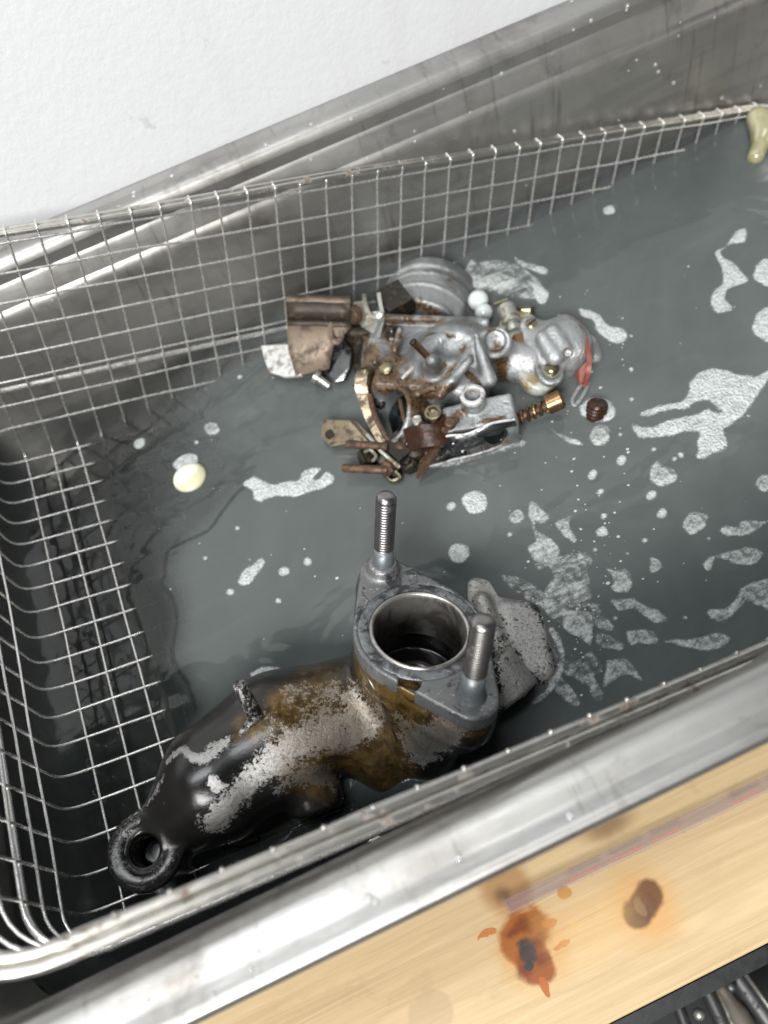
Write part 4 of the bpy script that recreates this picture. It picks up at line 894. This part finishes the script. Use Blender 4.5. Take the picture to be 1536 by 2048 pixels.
# fitting stack left of the cover
f0, f1 = A(1030, 665, 8), A(1010, 610, 10); ax = (f1 - f0) / np.linalg.norm(f1 - f0); Lf = np.linalg.norm(f1 - f0)
part('pipe_fitting', lathe(f0, ax, [(0, 3.2), (2, 3.4), (2.1, 2.6), (3.6, 2.6), (3.7, 3.9), (5.2, 3.9), (5.3, 3.0), (6.5, 3.0), (6.6, 3.6), (Lf * .9, 3.5), (Lf, 2.4)], 20), M['plated'])
part('fitting_hex', lathe(A(1042, 690, 7), ax, [(-2, 3.2), (3.4, 3.2)], 6), M['brass'], smooth=False, sh=False)
part('fitting_flat', plate([A(985, 608, 10), A(1012, 598, 12), A(1014, 602, 12), A(987, 612, 10)], 2.4, (0.2, -.5, .8)), M['olive_screw'], smooth=False, sh=False)
part('side_nut', lathe(A(1052, 632, 3), (.3, .5, .8), [(0, 3.4), (3.2, 3.4), (3.6, 2.4)], 6), M['olive_screw'], smooth=False, sh=False)
# red seal arc and fin, hook under
strip('red_seal', [A(1152, 642, 6), A(1162, 655, 9), A(1172, 685, 10), A(1178, 715, 9), A(1176, 745, 6), A(1168, 772, 1)], (A(1185, 700, 8) - A(1170, 702, 8)), 1.7, 1.4, M['seal_red'])
part('red_fin', plate([A(1175, 722, 7), A(1172, 762, 3), A(1160, 768, 2), A(1150, 752, 2), A(1160, 738, 5)], 1.2), M['seal_red'], smooth=False, sh=False)
part('wire_hook', tube(spline([A(1164, 768, 1), A(1152, 785, .6), A(1145, 800, .4), A(1148, 812, .2), A(1160, 800, .4), A(1172, 780, .6), A(1178, 766, 0)], 4), .8, 8), M['zinc'])
# submerged bolt breaking the surface (part of the carburettor's throttle stop)
tb0 = A(1192, 828, 0); axb = np.array([.25, .25, .93]); axb /= np.linalg.norm(axb)
part('stop_screw', lathe(tb0 - axb * 12, axb, [(0, 3.6), (12, 3.7), (12.5, 3.3), (13.3, 3.8), (13.8, 3.3), (14.6, 3.8), (15.1, 3.3), (16, 3.7), (16.8, 3.2), (17.2, 1.8), (17.3, .4)], 22), M['rust_red'])
t = NT('milky_bubble'); t.set(Base_Color=(.72, .78, .75), Roughness=.08, Alpha=.75, Coat_Weight=1.0); M['bubble'] = t.m

# ================================================================== FOAM
def foam(pts, mat, label, z=.25, hgt=.35, cat='foam patch', group=None, sub=5, wob=.5, name='foam_patch'):
    P = spline([at(u, v, 0)[:2] for u, v in pts], sub, True); n = len(P); ph = random.random() * 50
    P = np.array([p + np.array([mnoise.noise(Vector((p[0] * .35, p[1] * .35, ph))), mnoise.noise(Vector((p[0] * .35, p[1] * .35, ph + 9)))]) * wob for p in P])
    bm = bmesh.new(); vs = [bm.verts.new((*p, 0)) for p in P]
    try: f = bm.faces.new(vs)
    except Exception: return
    bmesh.ops.triangulate(bm, faces=[f]); V = [v.co.copy() for v in bm.verts]; bm.verts.index_update(); T = [[v.index for v in f.verts] for f in bm.faces]; bm.free()
    # refine on a grid clipped to the outline so the edge weight can vary
    lo_, hi_ = P.min(0) - .5, P.max(0) + .5; h = max(.45, min(1.2, (hi_ - lo_).max() / 40)); xs = np.arange(lo_[0], hi_[0] + h, h); ys = np.arange(lo_[1], hi_[1] + h, h)
    X, Y = np.meshgrid(xs, ys, indexing='ij'); Q = np.stack([X.ravel(), Y.ravel()], 1)
    ins = np.zeros(len(Q), bool); dmin = np.full(len(Q), 1e9)
    for i in range(n):
        a_, b_ = P[i], P[(i + 1) % n]; ab = b_ - a_
        cr = ((a_[1] > Q[:, 1]) != (b_[1] > Q[:, 1])) & (Q[:, 0] < (b_[0] - a_[0]) * (Q[:, 1] - a_[1]) / (b_[1] - a_[1] + 1e-12) + a_[0]); ins ^= cr
        t_ = np.clip(((Q - a_) @ ab) / (ab @ ab + 1e-12), 0, 1); dmin = np.minimum(dmin, np.linalg.norm(Q - a_ - t_[:, None] * ab, axis=1))
    sd = np.where(ins, dmin, -dmin); keep = sd > -h * 1.0; nx_, ny_ = X.shape
    ed = np.clip((sd + .35) / 1.6, 0, 1); idx = -np.ones(len(Q), int); idx[keep] = np.arange(keep.sum()); I_ = np.arange(len(Q)).reshape(nx_, ny_)
    Fq = np.stack([I_[:-1, :-1], I_[1:, :-1], I_[1:, 1:], I_[:-1, 1:]], -1).reshape(-1, 4); Fq = Fq[keep[Fq].all(1)]
    if not len(Fq): return
    Z = z + hgt * np.sqrt(np.clip(sd / 2.0, 0, 1)); Vt = np.column_stack([Q, Z])[keep]; N = len(Vt)
    o = mk(name, Vt, idx[Fq], mat); ca = o.data.color_attributes.new("edge", 'FLOAT_COLOR', 'POINT')
    e_ = ed[keep]; ca.data.foreach_set("color", np.column_stack([e_, e_, e_, np.ones(N)]).ravel().astype(np.float32))
    return tag(o, label, cat, group)
def Z(o, s, pts): return [(o[0] + x / s, o[1] + y / s) for x, y in pts]
def el(u, v, a, b=None, rot=0, n=9):
    b = b or a; r = math.radians(rot); out = []
    for k in range(n):
        q = 2 * math.pi * k / n; j = random.uniform(.88, 1.1); x, y = a * math.cos(q) * j, b * math.sin(q) * j; out.append((u + x * math.cos(r) - y * math.sin(r), v + x * math.sin(r) + y * math.cos(r)))
    return out
R1 = ((1230, 400), 3.722); R2_ = ((1180, 850), 4.096); R3 = ((1000, 950), 4.097); R4 = ((200, 850), 3.072); R5 = ((850, 500), 3.572)
foam(Z(*R1, [(720, 1255), (620, 1290), (548, 1360), (550, 1420), (500, 1500), (340, 1530), (190, 1590), (210, 1615), (280, 1610), (380, 1565), (520, 1560), (620, 1510), (700, 1510), (795, 1575), (770, 1590), (680, 1555), (600, 1600), (400, 1640), (280, 1690), (180, 1690), (120, 1655), (165, 1760), (250, 1775), (400, 1760), (520, 1730), (630, 1735), (600, 1800), (615, 1870), (600, 1925), (660, 1935), (740, 1890), (840, 1840), (830, 1780), (800, 1710), (850, 1690), (980, 1580), (1100, 1400), (1160, 1320), (1300, 1250), (1300, 1200), (1150, 1265), (1050, 1310), (900, 1295), (800, 1265)]), M['foam'], 'large white foam raft with two arms reaching left, right of the carburettor')
foam(Z(*R1, [(965, 215), (890, 240), (830, 335), (745, 400), (790, 520), (800, 610), (720, 690), (715, 790), (770, 845), (870, 830), (870, 800), (820, 740), (840, 680), (970, 620), (980, 580), (880, 465), (810, 430), (800, 385), (860, 335), (960, 320), (985, 240)]), M['foam'], 'S-shaped white foam patch with a thin neck, upper right of the water')
foam(el(1536, 548, 28, 28), M['foam'], 'round white foam patch at the right edge, just right of the S-shaped one')
foam(el(1545, 652, 44, 42), M['foam'], 'larger round white foam patch at the right edge, below the smaller round one')
foam([(1158, 618), (1195, 627), (1216, 650), (1250, 661), (1253, 681), (1230, 689), (1197, 668), (1186, 645), (1162, 632)], M['foam'], 'comma-shaped foam patch just behind the red seal of the carburettor')
foam(Z(*R4, [(875, 370), (930, 325), (980, 330), (1060, 365), (1150, 345), (1225, 340), (1240, 290), (1320, 262), (1360, 275), (1310, 330), (1350, 335), (1385, 290), (1430, 305), (1440, 345), (1380, 390), (1280, 420), (1190, 450), (1100, 440), (1020, 465), (980, 480), (945, 450), (940, 410)]), M['foam'], 'long white foam patch with a claw-like right end, left of the tall stud')
foam(Z(*R4, [(1000, 820), (1018, 850), (960, 930), (920, 985), (870, 990), (848, 960), (880, 900), (960, 840)]), M['foam'], 'teardrop foam patch with dark bubbles in it, left of the round port')
foam(Z(*R2_, [(550, 290), (600, 340), (690, 365), (715, 440), (680, 480), (580, 510), (500, 460), (490, 360)]), M['foam_mid'], 'rough pebbly foam patch below the large two-armed raft')
foam(el(1390, 1047, 29, 21, -28), M['foam_mid'], 'oval ribbed foam patch alone in the middle right of the water')
foam(Z(*R2_, [(1060, 860), (1110, 820), (1190, 835), (1270, 775), (1390, 790), (1480, 770), (1390, 850), (1300, 900), (1190, 920), (1090, 905)]), M['foam_mid'], 'fish-shaped foam patch with a pointed right tail, near the right edge')
foam(Z(*R2_, [(1010, 1075), (1200, 1020), (1300, 995), (1400, 1030), (1415, 1080), (1370, 1140), (1280, 1160), (1180, 1140), (1090, 1105), (1030, 1090), (1005, 1150), (1000, 1190), (950, 1200), (920, 1150), (960, 1100)]), M['foam_mid'], 'leaf-shaped foam patch with one dark bubble and a small lobe on its left')
foam(Z(*R2_, [(950, 1540), (1000, 1505), (1090, 1500), (1180, 1440), (1230, 1350), (1330, 1290), (1500, 1270), (1520, 1530), (1370, 1480), (1290, 1450), (1220, 1520), (1130, 1600), (1060, 1620), (980, 1590)]), M['foam_mid'], 'big boot-shaped foam patch at the right edge above the front rim')
foam(Z(*R2_, [(490, 1085), (540, 1090), (600, 1150), (570, 1190), (520, 1215), (485, 1195)]), M['foam_mid'], 'small heart-shaped foam patch left of the leaf-shaped one')
foam(Z(*R2_, [(120, 1170), (200, 1190), (290, 1170), (340, 1220), (350, 1310), (300, 1370), (230, 1380), (160, 1340), (190, 1270)]), M['foam_mid'], 'ragged round foam patch right of the lacy foam by the manifold')
foam(Z(*R2_, [(170, 1440), (330, 1425), (420, 1460), (540, 1510), (640, 1580), (600, 1630), (530, 1630), (440, 1570), (360, 1510), (240, 1520)]), M['foam_mid'], 'sausage-shaped foam patch slanting down to the right of the manifold')
foam(Z(*R2_, [(290, 1700), (350, 1680), (480, 1675), (560, 1760), (500, 1810), (400, 1790), (330, 1815)]), M['foam_mid'], 'square-ended foam patch below the sausage-shaped one')
foam(Z(*R2_, [(600, 1770), (780, 1750), (900, 1740), (1000, 1705), (1120, 1730), (1155, 1775), (1080, 1830), (960, 1860), (850, 1840), (720, 1810)]), M['foam_mid'], 'long frayed foam patch close behind the front basket rim')
foam(Z(*R3, [(870, 1530), (960, 1510), (1050, 1520), (1180, 1700), (1040, 1640), (930, 1690), (840, 1760), (850, 1700), (860, 1600)]), M['foam_mid'], 'hooked foam patch with a thin right tail, nearest the front rim')
foam(el(1532, 966, 20, 20), M['foam_mid'], 'round ribbed foam patch cut by the right edge, mid height')
foam(Z(*R3, [(245, 220), (300, 240), (400, 340), (380, 390), (320, 405), (280, 390), (300, 460), (400, 510), (480, 590), (490, 640), (470, 720), (420, 780), (380, 740), (280, 700), (230, 640), (225, 580), (290, 540), (265, 440), (230, 320)]), M['foam_mid'], 'two-lobed foam streak above the manifold lug')
foam(Z(*R3, [(450, 400), (540, 350), (590, 340), (570, 420), (620, 500), (620, 550), (560, 540), (500, 470)]), M['foam_mid'], 'forked Y-shaped foam patch above the lacy foam')
foam(Z(*R3, [(510, 660), (680, 630), (760, 700), (720, 780), (750, 1000), (720, 1090), (600, 1110), (450, 1080), (340, 1080), (330, 1000), (390, 900), (430, 820), (400, 760), (300, 790), (280, 720), (380, 700)]), M['foam_lace'], 'wide lacy foam sheet just right of the manifold')
foam(Z(*R3, [(500, 1110), (600, 1100), (720, 1120), (770, 1200), (760, 1330), (730, 1410), (640, 1340), (540, 1280), (500, 1180)]), M['foam_mid'], 'bright foam patch with a dark bubble beside the manifold lug', z=.5)
foam(Z(*R3, [(730, 1050), (850, 1080), (830, 1140), (900, 1200), (940, 1260), (860, 1290), (780, 1230)]), M['foam_lace'], 'thin lacy foam scrap right of the bright bubble patch', z=.4)
foam(Z(*R3, [(400, 1400), (500, 1500), (600, 1530), (740, 1450), (820, 1530), (840, 1600), (780, 1650), (850, 1790), (840, 1850), (760, 1840), (720, 1740), (620, 1680), (520, 1620), (480, 1560)]), M['foam_lace'], 'torn lacy foam drifting below the manifold lug')
foam(Z(*R3, [(340, 1500), (560, 1700), (670, 1890), (600, 1900), (530, 1850), (440, 1760), (330, 1640)]), M['foam_lace'], 'faint lacy foam streak in the shade of the manifold')
foam(Z(*R3, [(780, 1300), (880, 1310), (1000, 1380), (990, 1440), (880, 1430), (800, 1400)]), M['foam_lace'], 'small lacy foam wisp left of the square-ended patch', z=.45)
foam(Z(*R5, [(330, 70), (370, 100), (330, 160), (370, 230), (330, 260), (270, 190), (300, 120)]), M['foam_mid'], 'narrow bright foam patch right of the carburettor barrel')
foam(Z(*R5, [(400, 200), (520, 170), (640, 200), (660, 230), (600, 280), (520, 300), (450, 270), (370, 290), (380, 240)]), M['foam_mid'], 'bright foam cluster behind the pipe fitting of the carburettor')
foam(Z(*R5, [(640, 50), (720, 90), (870, 130), (860, 180), (760, 150), (660, 110)]), M['foam_mid'], 'tapering foam streak behind the carburettor, farthest back of its cluster')
foam(Z(*R5, [(730, 220), (800, 250), (880, 290), (880, 350), (830, 400), (780, 340), (770, 290)]), M['foam'], 'foam patch with one bubble hole behind the pump cover')
foam(Z(*R5, [(870, 1260), (950, 1310), (1100, 1360), (1130, 1400), (1040, 1390), (950, 1330)]), M['foam_mid'], 'thin foam streak below the brass idle screw')
foam(el(1197, 823, 37, 25, 10, 12), M['foam'], 'white foam collar round the dark red stop screw', hgt=.6)
foam(el(374, 925, 26, 17, -15), M['foam'], 'white foam patch behind the cream froth disc')
sm_ = [(424, 858, 16), (568, 1144, 13), (615, 1124, 10), (460, 1185, 9), (280, 888, 13), (394, 886, 6), (411, 1117, 6), (475, 1057, 6), (556, 1202, 7), (903, 1014, 12), (950, 1004, 27), (918, 1107, 24), (1034, 1034, 17), (1303, 991, 13), (1323, 1028, 12), (1200, 872, 23), (1241, 870, 5), (1307, 900, 7), (1362, 911, 8), (1348, 919, 6), (1244, 921, 12), (1185, 950, 12), (1200, 984, 9), (1208, 1033, 9), (1204, 1064, 13), (1289, 1082, 7), (1231, 1237, 6), (1370, 1236, 6), (1255, 1108, 5), (1417, 1078, 5), (1020, 1070, 7), (1219, 421, 13), (1262, 740, 6), (1262, 673, 5), (1263, 800, 6), (1496, 833, 5), (1240, 870, 5), (480, 755, 6), (500, 1120, 4), (1190, 1100, 6), (1130, 1062, 7), (960, 1290, 3)]
LM = [('cream froth disc', 380, 955), ('tall left stud', 770, 1000), ('round flanged port', 840, 1250), ('two-armed foam raft', 1400, 800), ('carburettor idle screw', 1090, 810), ('dark red stop screw', 1200, 820), ('manifold lug', 1050, 1280), ('long claw-ended foam patch', 580, 970), ('teardrop foam patch', 500, 1145), ('leaf-shaped foam patch', 1480, 1115), ('pebbly foam patch', 1325, 945), ('back basket wall', 1250, 350), ('square-ended foam patch', 1285, 1275), ('ragged round foam patch', 1240, 1160), ('white bracket tab', 550, 725)]
def fleck_label(u, v, r):
    n_, a_, b_ = min(LM, key=lambda q: math.hypot(q[1] - u, q[2] - v)); dx, dy = u - a_, v - b_
    w_ = ('right of' if dx > 0 else 'left of') if abs(dx) > abs(dy) else ('in front of' if dy > 0 else 'behind')
    return ('tiny' if r < 7 else 'small' if r < 12 else 'round') + ' white foam fleck ' + w_ + ' the ' + n_
_seen = {}
for q in sm_: _seen.setdefault(fleck_label(*q), []).append(q)
_lab = {}
for l_, qs in _seen.items():
    qs.sort()
    for i_, q in enumerate(qs): _lab[q] = l_ if len(qs) == 1 else l_ + (', left one' if i_ == 0 else ', right one' if i_ == len(qs) - 1 else ', middle one')
for (u, v, r) in sm_:
    foam(el(u, v, r, r * random.uniform(.7, .95), random.uniform(-40, 10), 7), M['foam'] if r < 14 or v > 1000 and u < 1000 else M['foam_mid'], _lab[(u, v, r)], group='small foam flecks on the water', sub=3, wob=.25, name='foam_fleck')
foam([(1095, 1262), (1116, 1300), (1112, 1345), (1085, 1385), (1062, 1402), (1070, 1412), (1100, 1390), (1126, 1350), (1130, 1300), (1108, 1255)], M['foam_mid'], 'thin curved foam line hugging the right end of the manifold lug', z=.6)
foam([(1000, 1150), (1060, 1165), (1110, 1200), (1150, 1240), (1120, 1250), (1080, 1215), (1030, 1185)], M['foam_lace'], 'milky foam wash against the back of the manifold lug', z=.45)
foam([(925, 560), (950, 530), (1000, 520), (1060, 545), (1095, 590), (1060, 600), (1000, 590), (960, 580)], M['foam_lace'], 'loose frothy wash behind the carburettor fitting', z=.15)
foam([(840, 930), (900, 925), (960, 905), (1040, 882), (1045, 892), (960, 916), (900, 934), (845, 938)], M['foam_lace'], 'thin foam line along the front foot of the carburettor')
foam(el(535, 1346, 34, 14, -8), M['foam'], 'foam patch touching the back of the manifold body')
# tiny specks, uncountable
g_ = G()
for k in range(250):
    if k % 3 == 0: u, v = random.uniform(1060, 1260), random.uniform(560, 1260)
    elif k % 3 == 1: u, v = random.uniform(300, 1500), random.uniform(500, 1300)
    else: u, v = random.gauss(1150, 60), random.gauss(1200, 120)
    p = at(u, v, .2)
    if p[1] > 95 or p[1] < -90: continue
    r = abs(random.gauss(.18, .16)) + .08; Q = [p + [r * math.cos(q * math.pi / 3), r * math.sin(q * math.pi / 3) * .8, 0] for q in range(6)]; g_.add(Q + [p + [0, 0, r * .4]], [[q, (q + 1) % 6, 6] for q in range(6)])
t = NT('foam_speck'); t.set(Base_Color=(.62, .66, .65), Roughness=.5, Alpha=.7); M['speck'] = t.m
o = mk('foam_specks', g_.V, g_.F, M['speck']); tag(o, kind='stuff')
# cream froth disc
t = NT('cream_froth'); b = t.blob((-.002, .003, 0), (.007, .006, .02), .002, 300); t.set(Base_Color=t.mix(t.step(b, -.1, .3), (.58, .56, .38), (.85, .84, .70)), Roughness=.35, Subsurface_Weight=.2, Subsurface_Scale=.003); t.bump(t.noise(400, 4, .6), .3, .0004); M['cream'] = t.m
p = at(380, 955, 0); V, F = lathe(p + [0, 0, -.6], (0, 0, 1), [(0, 6.0), (.7, 6.6), (1.5, 6.2), (2.2, 4.8), (2.6, 2.6), (2.7, .3)], 36)
o = mk('froth_disc', V, F, M['cream']); tag(o, 'thick cream-yellow disc of froth floating left of the carburettor', 'froth')
# yellowed blob hanging on the basket corner top right
t = NT('yellow_jelly'); n = t.noise(160, 5, .6, .6); t.set(Base_Color=t.mix(n, (.16, .15, .06), (.46, .43, .27)), Roughness=.15, Coat_Weight=.6, Subsurface_Weight=.2, Subsurface_Scale=.003); t.bump(n, .5, .0008); M['jelly'] = t.m
jb = empty('jelly_blob', at(1515, 280, 2), 'wet yellow-green lump stuck to the sunken back corner of the basket', 'residue')
mk_sdf('jelly', lambda X: smin(smin(d_caps(X, at(1515, 235, 6), at(1530, 268, 3), 4.5, 5.5), d_caps(X, at(1530, 268, 3), at(1512, 312, 1), 4, 3.6), 3), d_caps(X, at(1545, 245, 5), at(1570, 260, 4), 5, 5), 3), at(1530, 270, 3) - [28, 28, 12], at(1530, 270, 3) + [34, 34, 14], .7, M['jelly'], jb)
# white bubble blobs beside the barrel
bb = empty('froth_bubbles', at(958, 615, 2), 'pair of milky white bubbles between the carburettor barrel and its pipe fitting', 'bubble')
for (u, v, r) in ((957, 607, 4.2), (968, 630, 3.6)):
    p = at(u, v, 1.5); mk('bubble', *lathe(p - [0, 0, r * .6], (0, 0, 1), [(r * (1 - math.cos(q)) , max(.05, r * math.sin(q))) for q in np.linspace(.05, math.pi - .05, 12)], 20), M['bubble'], bb)
# water drops on steel and on the wall
def drop(p, n_, r, g_):
    n_ = np.array(n_, float); n_ /= np.linalg.norm(n_); prof = [(-.05 * r, r), (.25 * r, r * .95), (.5 * r, r * .75), (.68 * r, r * .45), (.74 * r, .05 * r)]; g_.add(*lathe(p, n_, prof, 10))
g_ = G()
for k in range(70):
    x = random.uniform(-10, 330); z_ = random.choice([random.uniform(46, 64), random.uniform(5, 64)]); o_ = np.interp(z_, [0, 38, 44, 47, 49, 52, 62], [22, 20.2, 19.6, 19.2, 18.2, 15.6, 14.6]); 
    if x < 200 and random.random() < .5: continue
    drop((x, YB - o_, z_), (0, -1, .05), random.uniform(.3, 1.0), g_)
for k in range(22): drop((random.uniform(-30, 330), random.uniform(YB - 12, YB - 2), 65.0), (0, 0, 1), random.uniform(.3, 1.0), g_)
for k in range(14): drop((random.uniform(-30, 200), random.uniform(YF + 2, YF + 12), 65.1), (0, 0, 1), random.uniform(.3, .9), g_)
p = at(735, 1800, 65); drop(p, (0, 0, 1), 1.1, g_); drop(p + [1.2, -1, 0], (0, 0, 1), .7, g_)
o = mk('water_drops', g_.V, g_.F, M['drop'], tank); o["kind"] = 'stuff'
